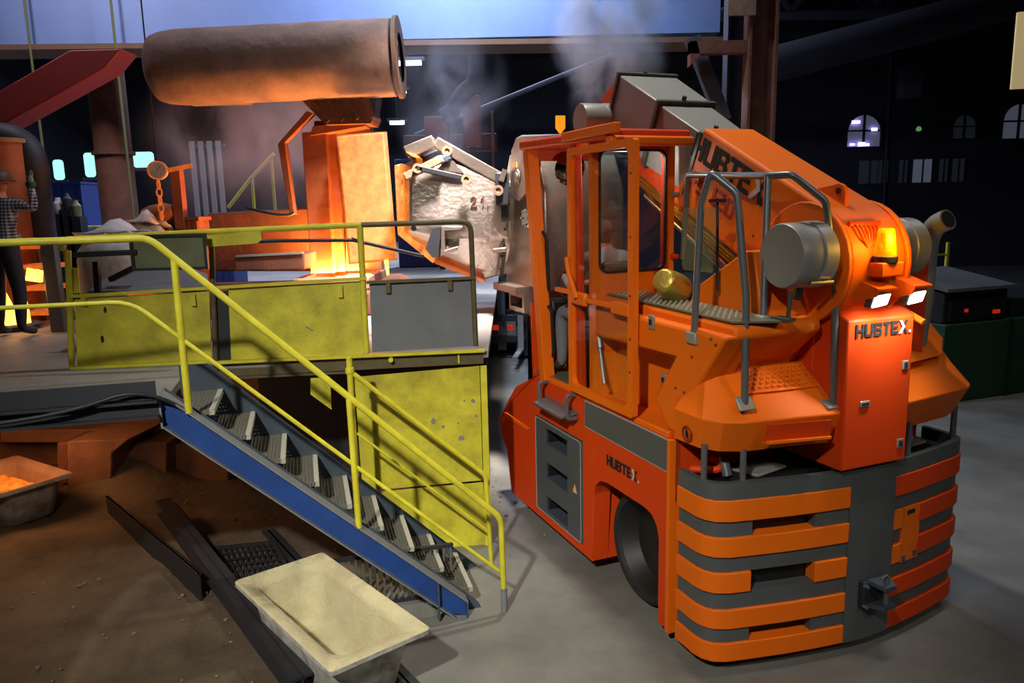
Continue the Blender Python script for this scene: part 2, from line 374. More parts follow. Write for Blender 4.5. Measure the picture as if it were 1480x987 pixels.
so = tag(k.build('rubble', 'debris'), 'pale crumbs of slag and clay scattered on the sand', 'rubble'); so['kind'] = 'stuff'

# ---- far end of the hall: windows
def arched(name, c, wd, ht, y, m_, label, lamps=(), bars=True):
    x, z = c
    t = thing(name, label, 'window', (x, y, z)); t['kind'] = 'structure'; del t['category']
    pts = [(-wd / 2, 0), (wd / 2, 0)] + [(wd / 2 * math.cos(R(a)), ht - wd / 2 + wd / 2 * math.sin(R(a))) for a in range(0, 181, 20)]
    M().prism([(a, 0, b) for a, b in pts], (0, .05, 0)).build('pane', m_, t, smooth=0)
    if bars:
        M().box(-.05, .05, -.06, 0, 0, ht).build('mullion', 'hall_wall', t); M().box(-wd / 2, wd / 2, -.06, 0, ht * .48, ht * .53).build('transom', 'hall_wall', t)
    k = M(); n = len(pts); pin = pts; pout = [(a * 1.08, (b - .02) * 1.04) for a, b in pts]
    ring_plate(k, pout, pin, lambda a, b: (a, -.08, b), (0, .13, 0)); k.build('window_frame', 'hall_wall', t)
    for a, b, l, h in lamps: M().box(a - l / 2, a + l / 2, -.12, -.08, b - h / 2, b + h / 2).build('lit_lamp', 'window_lamp', t)
    return t
c = (15.612, 34.900, 5.363); arched('window_1', (c[0], c[2]), 1.45, 1.35, 34.9, 'window_lit', 'arched lit window with violet lamps behind the boom', ((-.40, 1.05, .35, .12), (.42, .72, .25, .12), (-.10, .1, .28, .16), (.12, .08, .22, .1), (-.5, .1, .2, .08)))
c = (20.005, 34.900, 5.623); arched('window_2', (c[0], c[2]), 1.0, 1.0, 34.9, 'window_dim', 'dim arched window above the green cabinets')
c = (22.380, 34.900, 5.572); arched('window_3', (c[0], c[2]), 1.4, 1.45, 34.9, 'window_lit', 'arched window at the right edge of the hall')
n_ = 4
for px, wd, m_ in ((1240, .9, 'window_dim'), (1258, .5, 'window_dim'), (1288, .35, 'window_dim'), (1315, .8, 'window_lit'), (1345, .35, 'window_dim'), (1366, .5, 'window_dim')):
    x = (px - 740) * 34.9 / 1117 * 1.0
    t = thing('window_%d' % n_, 'small dim pane in the lower window row', 'window', (x + .35, 34.9, 3.2 + ((17.791, 34.900, 3.765)[2] - 3.2)), 0, 'lower window row'); t['kind'] = 'structure'; del t['category']; n_ += 1
    M().box(-wd / 2, wd / 2, 0, .05, 0, 1.0).build('pane', m_, t); M().box(-.03, .03, -.04, 0, 0, 1.0).build('mullion', 'hall_wall', t)
for (x, y, z), wd, h in (((-13.619, 24.000, 4.232), .30, .60), ((-12.666, 24.000, 4.294), .30, .72), ((-11.024, 24.000, 4.545), .62, .46)):
    t = thing('window_%d' % n_, 'bright cyan daylight window behind the columns', 'window', (x, y, z), 0, 'cyan windows'); t['kind'] = 'structure'; del t['category']; n_ += 1
    M().prism([(p, 0, q) for p, q in rrect(-wd / 2, wd / 2, 0, h, .1, 4)], (0, .05, 0)).build('pane', 'window_day', t, smooth=0)
    M().box(-wd / 2 - .1, wd / 2 + .1, -.02, .06, -.1, 0).build('window_sill', 'hall_wall', t)

# ================================================================ stairs (local x runs down the flight, y away from the camera)
SO = (-2.257, 5.139, 0)
st = thing('steel_staircase', 'blue steel staircase with grating treads and yellow handrails beside the truck', 'staircase', SO, 15)
def zt(u): return 1.86 - .90 * u     # top line of the near stringer
sl = math.atan(.90)
# near stringer channel
u0, u1 = -.14, 1.93
M().prism([(u0, .03, zt(u0) - .0), (u1, .03, zt(u1)), (u1, .03, max(.0, zt(u1) - .20)), (1.80, .03, .03), (u0, .03, zt(u0) - .22)], (0, .012, 0)).build('stringer_web', 'blue', st)
M().prism([(u0, -.02, zt(u0)), (u1, -.02, zt(u1)), (u1, .10, zt(u1)), (u0, .10, zt(u0))], (0, 0, .016)).build('stringer_top_flange', 'flange_grey', st)
M().prism([(u0, -.02, zt(u0) - .235), (1.83, -.02, .0), (1.83, .10, .0), (u0, .10, zt(u0) - .235)], (0, 0, .014)).build('stringer_bottom_flange', 'flange_grey', st)
M().box(u1 - .014, u1, -.02, .10, 0, zt(u1)).build('stringer_end', 'stair_steel', st)
M().box(u1 - .24, u1 - .225, -.02, .03, .02, zt(u1 - .23)).build('stiffener', 'stair_steel', st)
M().box(u0 - .012, u0, -.02, .10, zt(u0) - .235, zt(u0)).build('stringer_end', 'flange_grey', st)
# inner cheek plates
M().prism([(-.13, .115, zt(-.13) + .03), (2.02, .115, zt(2.02) + .03), (2.06, .115, 0), (1.95, .115, 0), (-.13, .115, zt(-.13) - .18)], (0, .01, 0)).build('cheek_plate', 'stair_steel', st)
M().prism([(-.13, .80, zt(-.13) + .05), (.08, .80, zt(-.13) + .05), (2.18, .80, .02), (2.12, .80, 0), (1.75, .80, 0), (-.13, .80, zt(-.13) - .25)], (0, .012, 0)).build('cheek_plate', 'stair_steel', st)
tread0 = None
for n in range(9):
    un = .15 + .2275 * n; zn = 1.815 - .205 * n
    k = M(); D = .235; w0, w1 = .128, .798
    k.box(-D, 0, w0, w0 + .012, -.03, 0); k.box(-D, 0, w1 - .012, w1, -.03, 0); k.box(-D, -D + .006, w0, w1, -.03, 0)
    for i in range(1, 9): k.box(-D + i * .026, -D + i * .026 + .004, w0, w1, -.025, -.002)
    for j in range(1, 16): k.box(-D, 0, w0 + j * .042, w0 + j * .042 + .004, -.02, -.001)
    if tread0 is None:
        tread0 = k.build('tread', 'grating', st, smooth=0); tread0.location = (un, 0, zn)
        nz0 = M().box(-.006, .03, w0, w1, -.035, .004).build('nosing', 'nosing', tread0, smooth=0)
    else:
        t = share(tread0, 'tread', st, (un, 0, zn)); share(nz0, 'nosing', t, (0, 0, 0))
# near handrail
def pole(name, pts, r, parent, mm='yellow', rd=.08, n=12): return M().tube(rounded(pts, rd), r, n).build(name, mm, parent, smooth=60)
pole('handrail', [(-3.4, 0, 3.03), (-.11, 0, 3.035), (2.215, 0, .79), (2.225, 0, .02)], .024, st, rd=.07)
pole('midrail', [(-3.4, 0, 2.62), (-.26, 0, 2.625), (2.19, 0, .345)], .015, st, rd=.12)
pole('rail_post', [(.03, 0, 1.84), (.03, 0, 2.90)], .024, st)
pole('rail_post', [(1.125, 0, .86), (1.11, 0, 1.85)], .024, st)
M().cyl((2.225, 0, 0), (2.225, 0, .20), .027, 12).build('post_shoe', 'flange_grey', st)
# far handrail
pole('handrail', [(1.18, .86, 1.86), (2.30, .86, .83), (2.325, .86, .0)], .021, st, rd=.06)
pole('midrail', [(1.20, .86, 1.33), (2.30, .86, .31)], .011, st)
pole('rail_post', [(1.17, .86, .45), (1.17, .86, 1.99)], .026, st)
M().lathe([(0, 0), (.035, 0), (.04, .02), (.034, .05), (0, .05)], 12, Matrix.Translation((1.17, .86, 1.85))).build('post_collar', 'yellow', st)

# ---- edge beams of the platform
k = M()
k.box(-6.5, -.16, -.03, -.01, 1.965, 2.085); k.box(-6.5, -.16, -.05, .0, 1.965, 1.975)
eb = tag(k.build('edge_beam', 'beam_dark'), 'dark blue steel edge beam along the front of the platform', 'beam'); eb.location = SO; eb.rotation_euler = (0, 0, R(15))
k = M(); k.box(-6.5, -.15, -.02, 0, 1.855, 1.945); k.box(-6.5, -.15, -.08, .05, 1.84, 1.855); k.box(-6.5, -.15, -.08, .05, 1.945, 1.96)
eb = tag(k.build('support_girder', 'beam_dark'), 'dark rolled steel girder under the platform edge', 'beam'); eb.location = SO; eb.rotation_euler = (0, 0, R(15))
k = M().tube(bez((-1.8, -.10, 1.90), (-.9, -.10, 1.86), (-.45, -.10, 2.0), 8) + bez((-.42, -.10, 2.01), (-.2, -.1, 2.07), (.0, .02, 1.86), 8), .014, 8)
cb = tag(k.build('edge_cable', 'dark_steel', smooth=60), 'dark cable draped over the platform edge beside the stairs', 'cable'); cb.location = SO; cb.rotation_euler = (0, 0, R(15))

# ---- guard railing with yellow panels across the back of the stairs
gd = thing('guard_railing', 'yellow guard railing with sheet metal panels at the platform edge', 'railing', (-3.84, 6.57, 0), 6.05)
def gp(name, pts, mm, y=0.0, th=.012, bevel=0): return M().prism([(p[0], y, p[2]) for p in pts], (0, th, 0)).build(name, mm, gd, bevel=bevel)
pole('top_rail', [(0.049, -0.000, 2.900), (0.082, -0.000, 2.992), (1.257, 0.000, 3.026), (2.558, 0.000, 3.053)], .026, gd, rd=.06)
pole('top_rail', [(2.558, 0.000, 3.053), (3.515, -0.000, 3.060), (3.530, 0.000, 1.935)], .024, gd, 'burnt_steel', rd=.09)
pole('rail_post', [(0.104, 0.000, 2.899), (0.022, -0.000, 1.899)], .026, gd)
pole('rail_post', [(2.546, 0.000, 3.047), (2.544, -0.000, 1.913)], .028, gd)
pole('rail_post', [(1.283, 0.000, 2.996), (1.227, -0.000, 1.876)], .024, gd, 'burnt_steel')
gp('kick_panel', [(0.112, -0.000, 2.487), (1.224, -0.000, 2.514), (1.194, -0.000, 1.902), (0.067, 0.000, 1.890)], 'yellow_worn')
gp('kick_panel', [(1.388, -0.000, 2.533), (2.543, -0.000, 2.562), (2.525, -0.000, 1.901), (1.360, -0.000, 1.901)], 'yellow_worn')
gp('kick_panel', [(2.603, -0.000, 2.548), (3.524, 0.000, 2.549), (3.530, 0.000, 1.935), (2.594, -0.000, 1.917)], 'panel_steel')
for a, b, mm in (((0.093, -0.000, 2.511), (2.580, 0.000, 2.585), 'yellow'), ((2.578, -0.000, 2.549), (3.549, -0.000, 2.561), 'burnt_steel'), ((0.021, -0.000, 1.892), (1.193, 0.000, 1.896), 'yellow'), ((1.157, -0.000, 1.885), (3.605, -0.000, 1.893), 'yellow')):
    M().bar((a[0], -.01, a[2]), (b[0], -.01, b[2]), .05, .025).build('panel_rim', mm, gd)
for p in ((2.346, -0.000, 2.495), (1.092, -0.000, 2.465), (2.765, -0.000, 2.518), (3.312, 0.000, 2.525), (0.192, -0.000, 2.496)):
    M().box(p[0] - .02, p[0] + .02, -.03, 0, p[2] - .07, p[2] + .03).build('panel_clip', 'burnt_steel' if p[0] > 2.6 else 'yellow', gd)
M().bar(((2.026, 0.000, 2.185)[0], -.002, (2.025, 0.000, 2.173)[2]), ((2.086, -0.000, 2.183)[0], -.002, (2.082, -0.000, 2.133)[2]), .004, .012).build('paint_chip', 'chip', gd)
for p, r_ in (((0.349, -0.000, 2.383), .022), ((0.299, 0.000, 2.131), .026)):
    M().prism([(p[0] + .6 * r_ * math.cos(R(a)), -.002, p[2] + 1.3 * r_ * math.sin(R(a))) for a in range(0, 360, 45)], (0, .004, 0)).build('paint_chip', 'black', gd)
gp('gap_dark_sheet', [(1.234, 0.000, 2.496), (1.399, 0.000, 2.515), (1.371, 0.000, 1.895), (1.205, 0.000, 1.889)], 'dark_steel', y=.02)  # added dark sheet so the gap between the panels reads dark
# frame below the panels
gp('edge_girder', [(1.155, -0.000, 1.860), (3.598, -0.000, 1.874), (3.595, -0.000, 1.765), (1.145, -0.000, 1.748)], 'burnt_steel', y=.02, th=.05)
p = (2.757, 0.000, 1.846); M().cyl((p[0], -.04, p[2]), (p[0], .05, p[2]), .022, 10).build('pipe_stub', 'yellow', gd)
p = (3.369, 0.000, 1.839); M().box(p[0] - .008, p[0] + .008, .0, .02, p[2] - .06, p[2] + .04).build('web_stiffener', 'yellow', gd)
M().bar(((1.144, -0.000, 1.736)[0], .01, (1.144, -0.000, 1.736)[2]), ((2.381, -0.000, 1.742)[0], .01, (2.381, -0.000, 1.742)[2]), .04, .018).build('panel_rim', 'burnt_steel', gd)
lw = gp('lower_panel', [(2.421, 0.000, 1.695), (3.556, -0.000, 1.747), (3.557, 0.000, 0.648), (2.436, -0.000, 0.609)], 'yellow_worn')
gp('lower_panel', [(2.435, 0.000, 0.589), (3.556, 0.000, 0.627), (3.578, 0.000, -0.021), (2.436, 0.000, -0.092)], 'yellow_worn')
M().box((3.563, -0.000, 1.747)[0], (3.620, 0.000, 1.744)[0], -.02, .02, 0, (3.563, -0.000, 1.747)[2]).build('corner_post', 'yellow', gd)
gp('loose_flap', [(2.043, 0.000, 1.713), (2.214, -0.000, 1.718), (2.208, 0.000, 1.416), (2.033, 0.000, 1.566)], 'yellow_worn', y=-.05)
for p, r_ in (((3.119, 0.000, 1.244), .030), ((3.206, 0.000, 1.187), .017), ((3.342, -0.000, 1.219), .010), ((3.369, -0.000, 1.071), .028), ((3.489, -0.000, 1.417), .022), ((3.511, -0.000, 1.277), .013), ((3.406, 0.000, 1.427), .010)):
    M().prism([(p[0] + r_ * math.cos(R(a)) * random.uniform(.7, 1.1), -.002, p[2] + r_ * math.sin(R(a)) * random.uniform(.7, 1.2)) for a in range(0, 360, 40)], (0, .004, 0)).build('paint_chip', 'chip', gd)
gp('rail_plate', [(1.220, 0.000, 2.997), (1.708, -0.000, 3.026), (1.713, -0.000, 2.949), (1.676, -0.000, 2.920), (1.223, -0.000, 2.897)], 'yellow', y=-.06)
gp('rail_plate', [(0.053, 0.000, 2.748), (0.154, -0.000, 2.751), (0.146, -0.000, 2.533), (0.044, -0.000, 2.531)], 'yellow_worn', y=.03)

# framed board leaning behind the railing
fb = thing('framed_board', 'greenish board in a black frame hung on the yellow railing', 'board', (-2.846, 6.500, 2.734), 4)
M().box(-.295, .295, 0, .02, 0, .27).build('board', 'board_glass', fb)
k = M(); ring_plate(k, [(-.31, -.012), (.31, -.012), (.31, .285), (-.31, .285)], [(-.285, .01), (.285, .01), (.285, .262), (-.285, .262)], lambda a, b: (a, -.02, b), (0, .045, 0)); k.build('frame', 'black', fb)

# ---- floor gratings and foundry rails near the tub
def beam(name, label, p, q, w_, h_, mm='dark_steel'):
    k = M(); p, q = Vector(p), Vector(q); d = (q - p).normalized(); a = Vector((d.y, -d.x, 0))
    k.prism([p + a * w_ / 2, q + a * w_ / 2, q - a * w_ / 2, p - a * w_ / 2], (0, 0, .018))
    k.prism([p + a * .008, q + a * .008, q - a * .008, p - a * .008], (0, 0, h_))
    up = Vector((0, 0, h_ - .02)); k.prism([p + a * w_ / 2 + up, q + a * w_ / 2 + up, q - a * w_ / 2 + up, p - a * w_ / 2 + up], (0, 0, .02))
    return tag(k.build(name, mm), label, 'beam')
beam('floor_rail', 'long dark steel rail on the sand left of the cream tub', (-3.670, 7.655, 0.100), (-1.385, 4.497, 0.100), .14, .16, 'dark_steel')
beam('floor_rail', 'short dark steel rail end behind the cream tub', (-2.468, 7.250, 0.000), (-0.692, 4.616, 0.000), .12, .07)
k = M(); a, b, c, d = (Vector(x) for x in ((-2.908, 6.831, 0.060), (-2.326, 6.952, 0.060), (-1.851, 6.050, 0.060), (-2.367, 5.865, 0.060)))
fgr = thing('floor_grate', 'dark steel grating lying on the sand behind the tub', 'grate', (0, 0, 0))
for i in range(13):
    t = i / 12; k.bar(a.lerp(b, t), d.lerp(c, t), .010, .03)
for i in range(9):
    t = i / 8; k.bar(a.lerp(d, t), b.lerp(c, t), .008, .02)
k.build('bars', 'dark_steel', fgr, smooth=0)
k = M()
for p, q in ((a, b), (b, c), (c, d), (d, a)): k.bar(p, q, .03, .05)
k.build('frame', 'dark_steel', fgr, smooth=0)
vg = thing('standing_grille', 'vertical bar grille standing under the staircase', 'grille', (-1.069, 5.873, 0.000), 15)
first = None
for i in range(22):
    if first is None: first = M().box(-.008, .008, -.01, .01, .03, .42).build('bar', 'grating', vg, smooth=0); first.location = (-.62 + .055 * i, 0, 0)
    else: share(first, 'bar', vg, (-.62 + .055 * i, 0, 0))
M().box(-.64, .56, -.015, .015, 0, .03).build('bottom_bar', 'dark_steel', vg); M().box(-.64, .56, -.015, .015, .42, .45).build('top_bar', 'dark_steel', vg)
gt = beam('slag_plate', 'thin dark plate edge standing in the sand', (-4.325, 7.782, 0.000), (-2.627, 5.964, 0.000), .03, .26, 'dark_steel')

# ---- tubs
def tub(name, label, loc, rz, L, Wd, Hh, inner, m_in, m_out, fill=None):
    t = thing(name, label, 'tub', loc, rz); n = 40
    def ring(l, w, r, z, sag=0):
        pts = rrect(-l / 2, l / 2, -w / 2, w / 2, r, 9)
        return [(x, y, z + sag * (x / l) ** 2) for x, y in pts]
    rings = [ring(L, Wd, .03, Hh), ring(L * .985, Wd * .97, .03, Hh + .012), ring(L * .86, Wd * .74, .12, Hh - .005), ring(L * .82, Wd * .68, .15, Hh - .05), ring(L * .76, Wd * .58, .14, .12), ring(L * .70, Wd * .50, .12, .08)]
    k = M(); q = len(rings[0]); k.add([p for r_ in rings for p in r_], [(i * q + j, i * q + (j + 1) % q, (i + 1) * q + (j + 1) % q, (i + 1) * q + j) for i in range(len(rings) - 1) for j in range(q)] + [tuple(range((len(rings) - 1) * q, len(rings) * q))])
    k.build('lining', m_in, t, smooth=50)
    rings = [ring(L, Wd, .03, Hh), ring(L, Wd, .03, Hh - .03), ring(L * .90, Wd * .84, .14, Hh - .035), ring(L * .76, Wd * .66, .14, .06), ring(L * .7, Wd * .6, .12, .02)]
    k = M(); k.add([p for r_ in rings for p in r_], [(i * q + j, (i + 1) * q + j, (i + 1) * q + (j + 1) % q, i * q + (j + 1) % q) for i in range(len(rings) - 1) for j in range(q)] + [tuple(range((len(rings) - 1) * q, len(rings) * q))])
    k.build('shell', m_out, t, smooth=50)
    if fill:
        f = M(); f.prism([(x, y, Hh * .60) for x, y, z in ring(L * .77, Wd * .59, .13, 0)], (0, 0, .02)); f.build('contents', fill, t)
    return t
tub('casting_tub', 'cream clay-lined trough shaped like a bathtub in the foreground', (-1.33, 4.97, -.0), -50, 1.52, .72, .50, .1, 'cream_clay', 'tub_enamel')
gt = tub('slag_tub', 'pale trough filled with glowing embers under the platform', (-5.40, 7.85, .03), -33, 1.2, .8, .46, .1, 'refractory', 'tub_enamel', 'embers')
for _ in range(26):
    k = M(); lump(k, (random.uniform(-.38, .38), random.uniform(-.18, .18), .31), random.uniform(.05, .12)); k.build('ember', 'embers', gt)
l = bpy.data.lights.new('ember_glow', 'POINT'); l.energy = 70; l.color = (1, .40, .14); l.shadow_soft_size = .3
o = bpy.data.objects.new('ember_glow', l); col.objects.link(o); o.parent = gt; o.location = (.2, -.1, 1.25)
bkl = thing('added_under_lamp', 'small added lamp, out of sight, brightening the space under the platform floor', 'lamp', (-4.3, 6.1, 1.82)); M().lathe([(0, -.08), (.08, -.07), (.10, -.02), (.10, 0), (0, 0)], 16).build('housing', 'dark_steel', bkl)  # added lamp, hidden by the girder, to brighten the blocks below
l = bpy.data.lights.new('added_under_light', 'POINT'); l.energy = 26; l.color = (1, .72, .52); l.shadow_soft_size = .1
o = bpy.data.objects.new('added_under_light', l); col.objects.link(o); o.parent = bkl; o.location = (0, 0, -.22)

# ---- things stored under the platform
def block(name, label, c, pts, th, mm='brown_block', cat='block'):
    return tag(M().prism(pts, th).build(name, mm, bevel=.015), label, cat)
block('mould_block', 'flared brown refractory block standing beside the slag tub', None, [(-5.059, 8.300, 0.046), (-4.576, 8.300, -0.031), (-4.494, 8.300, 0.562), (-4.283, 8.300, 0.726), (-4.978, 8.300, 0.710)], (.1, .7, 0))
block('mould_block', 'square dark brown block right of the flared block', None, [(-4.555, 8.600, -0.153), (-4.094, 8.600, -0.163), (-4.020, 8.600, 0.577), (-4.475, 8.600, 0.587)], (.1, .7, 0))
block('mould_block', 'wide low brown block under the top of the stairs', None, [(-4.173, 8.800, -0.242), (-3.444, 8.800, -0.259), (-3.381, 8.800, 0.482), (-4.099, 8.800, 0.499)], (.1, .6, 0))
block('mould_block', 'reddish block squeezed behind the flared block', None, [(-5.280, 8.500, 0.140), (-5.153, 8.500, 0.137), (-5.092, 8.500, 0.633), (-5.218, 8.500, 0.636)], (.1, .5, 0), 'rust')
block('ledge_beam', 'brown timber ledge running along the wall under the platform', None, [(-6.347, 9.200, 0.441), (-3.533, 9.200, 0.376), (-3.516, 9.200, 0.571), (-6.325, 9.200, 0.600)], (0, .3, 0), 'brown_block', 'beam')
for i, (px, lab) in enumerate(((22, 'short bracket under the platform left of the pillar stub'), (105, 'stub bracket above the flared brown block'), (128, 'stub bracket right above the flared brown block'))):
    a = (px - 740) / 1117 * 8.6
    tag(M().box(a - .06, a + .06, 8.5, 8.6, 1.0, 1.82).build('hanger_bracket', 'brown_block'), lab, 'bracket')
k = M(); k.prism([(-3.619, 7.556, 0.170), (-3.513, 7.643, 0.170), (-3.055, 6.981, 0.170), (-3.118, 6.859, 0.170)], (0, 0, .06))
tag(k.build('broken_brick', 'brown_block', bevel=.01), 'broken brick resting on the far end of the long rail', 'brick')

# ================================================================ the orange furnace truck (x = to its right, y = forward, z = up)
T = thing('furnace_truck', 'large orange industrial furnace truck with striped rear bumper and telescopic boom', 'truck', (0.30, 7.14, 0), 22.3)
VW = 2.36
# ---- lower body
m = M()
nose = [(0.90, .13), (1.0, .58), (1.13, .68), (1.21, .88), (1.03, 1.05), (0.92, 1.16), (0.72, 1.34), (0.19, 1.56)]
m.side(nose[:0] + [(0.21, .13)] + nose + [(0.21, 1.56)], 0, .16)                       # nose cheek
m.side([(0.21, 1.17), (0.21, 1.56), (-2.1, 1.56), (-2.1, 1.17)], 0, .16)               # band above panel and arch
m.side([(0.21, .13), (0.21, .215), (-0.77, .215), (-0.77, .13)], 0, .16)
m.side([(-0.77, .13), (-0.77, 1.17), (-0.97, 1.17), (-0.97, .75), (-0.93, .13)], 0, .16)
arch = [(-0.97, 1.17), (-0.97, .76), (-1.0, .85), (-1.08, .915), (-1.2, .935), (-1.75, .935), (-1.86, .915), (-1.93, .85), (-1.96, .76), (-1.96, .10), (-2.1, .10), (-2.1, 1.17)]
m.side(arch, 0, .16)
m.side([(-0.93, .13)] + nose + [(-0.93, 1.56)], .16, VW - .16)                         # full-width front block
m.side([(-0.93, .13)] + nose + [(-2.1, 1.56), (-2.1, .95), (-0.95, .95)], VW - .16, VW)
m.side([(-0.93, .95), (-0.93, 1.56), (-2.1, 1.56), (-2.1, .95)], .16, VW - .16)
body = m.build('lower_body', 'orange_shaded', T, bevel=.012)
M().box(.62, VW - .62, -2.45, -.93, .22, .95).build('axle_housing', 'black', T)
M().side([(-2.09, .1), (-2.13, .1), (-2.13, 1.56), (-2.09, 1.56)], -.025, .06).build('corner_flange', 'orange', T)
# side trims
b = M().side([(-.812, 1.316), (-.812, 1.55), (-2.098, 1.55), (-2.098, 1.305)], -.004, 0).build('stripe_edge', 'light_edge', T, smooth=0)
M().side([(-.822, 1.326), (-.822, 1.54), (-2.088, 1.54), (-2.088, 1.315)], -.007, 0).build('grey_stripe', 'dark_grey', T, smooth=0)
# step panel with three foot pockets
pk = [(.95, 1.09), (.55, .70), (.19, .30)]
panel = M()
u0, u1, pu0, pu1 = .20, -.755, -.02, -.49
zs = [.222, .265, .40, .60, .745, .935, 1.085, 1.162]
panel.side([(u0, .222), (u0, 1.162), (pu0, 1.162), (pu0, .222)], -.012, .02)
panel.side([(pu1, .222), (pu1, 1.162), (u1 - 0, 1.162), (u1, .222)], -.012, .02)
for z0, z1 in ((.222, .262), (.42, .60), (.76, .94), (1.10, 1.162)):
    panel.side([(pu0, z0), (pu0, z1), (pu1, z1), (pu1, z0)], -.012, .02)
pn = panel.build('step_panel', 'dark_grey', T, smooth=0)
for z0, z1 in ((.262, .42), (.60, .76), (.94, 1.10)):
    q = M().side([(pu0, z0), (pu0, z1), (pu1, z1), (pu1, z0)], .14, .155)
    q.side([(pu0 + .02, z0 - .01), (pu0 + .02, z1 + .01), (pu0, z1 + .01), (pu0, z0 - .01)], .0, .15); q.side([(pu1, z0 - .01), (pu1, z1 + .01), (pu1 - .02, z1 + .01), (pu1 - .02, z0 - .01)], .0, .15); q.side([(pu0, z1), (pu0, z1 + .02), (pu1, z1 + .02), (pu1, z1)], .0, .15)
    q.build('step_pocket', 'black', pn, smooth=0)
    M().box(.0, .15, pu1, pu0, z0 - .006, z0 + .004).build('step_tread', 'stair_steel', pn, smooth=0)
M().prism([(-.014, -.60, .66), (-.014, -.68, .66), (-.014, -.64, .74)], (-.002, 0, 0)).build('warning_triangle', 'print_warn', T, smooth=0)
fr = rrect(-.755, .20, .222, 1.162, .03, 4); fi = rrect(-.747, .192, .230, 1.154, .028, 4)
k = M(); ring_plate(k, fr, fi, lambda a, c: (-.016, a, c), (.006, 0, 0)); k.build('step_panel_edge', 'light_edge', T, smooth=0)
# nose crease plate
M().prism([(-.012, .99, 1.0), (-.012, .36, .985), (-.012, .40, .955), (-.012, 1.03, .955)], (.02, 0, 0)).build('nose_fold', 'orange', T, smooth=0)
M().prism([(-.008, 1.03, .99), (-.008, .97, .98), (-.008, 1.05, .88), (-.008, 1.12, .88)], (.02, 0, 0)).build('nose_fold', 'orange', T, smooth=0)
write('lettering', 'HUBTEX', T, (-.003, -1.20, 1.095), (0, -1, 0), (0, 0, 1), .088, 'print_black', mark='print_grey')

# ---- wheels
def wheel(v0, v1, u, r):
    W = M(); mt = Matrix.Translation((v0, u, r)) @ Matrix.Rotation(R(90), 4, 'Y'); L = v1 - v0
    W.lathe([(r * .78, 0.05), (r * .81, .01), (r * .9, 0), (r * .97, .03), (r, .07), (r, L - .07), (r * .97, L - .03), (r * .9, L), (r * .6, L), (r * .56, L - .04)], 40, mt)
    t = W.build('tyre', 'rubber', T)
    M().lathe([(0, .16), (r * .2, .16), (r * .24, .18), (r * .6, .16), (r * .79, .04), (r * .79, L - .05), (0, L - .05)], 28, mt).build('wheel_rim', 'black', t)
wheel(.13, .47, -1.50, .47)
wheel(VW - .47, VW - .13, -1.50, .47)
for v0 in (.2, VW - .5):
    W = M(); mt = Matrix.Translation((v0, .55, .2)) @ Matrix.Rotation(R(90), 4, 'Y')
    W.lathe([(.0, 0), (.12, 0), (.2, .02), (.2, .28), (.12, .30), (0, .30)], 28, mt).build('tyre', 'rubber', T)

# ---- rear bumper: dark core with proud orange bars
half = [(-.005, -2.20), (-.005, -2.42), (.012, -2.49), (.055, -2.55), (.14, -2.592), (.32, -2.63), (.55, -2.675), (.78, -2.71), (1.00, -2.735), (1.18, -2.745)]
OUT = half + [(VW - x, y) for x, y in half[-2::-1]]
def off(o, d):
    P = [Vector(p) for p in o]; r = []
    for i in range(len(P)):
        t = (P[min(i + 1, len(P) - 1)] - P[max(i - 1, 0)]).normalized(); r.append((P[i].x + t.y * d, P[i].y - t.x * d))
    return r
def clip(o, a, b):   # part of the outline between two x positions, measured from the left end
    r = []
    for i in range(len(o) - 1):
        (x0, y0), (x1, y1) = o[i], o[i + 1]
        for t in (0.0, .5):
            x, y = x0 + (x1 - x0) * t, y0 + (y1 - y0) * t
            if a <= x <= b: r.append((x, y))
    def at(x):
        for i in range(len(o) - 1):
            if min(o[i][0], o[i + 1][0]) <= x <= max(o[i][0], o[i + 1][0]) and abs(o[i + 1][0] - o[i][0]) > 1e-6:
                t = (x - o[i][0]) / (o[i + 1][0] - o[i][0]); return (x, o[i][1] + (o[i + 1][1] - o[i][1]) * t)
    if a > o[0][0] + .01: r = [at(a)] + r
    if b < o[-1][0] + 9: r = r + [at(b)] if at(b) else r
    return r
Z = [1.375, 1.26, 1.11, 1.00, .86, .75, .605, .485, .345, .24, .105]
lower = off(OUT, 0)
core_in = off(OUT, -.012)
m = M(); m.strip(OUT, 1.26, 1.375, .05)
bump = m.build('bumper_rim', 'dark_grey', T)
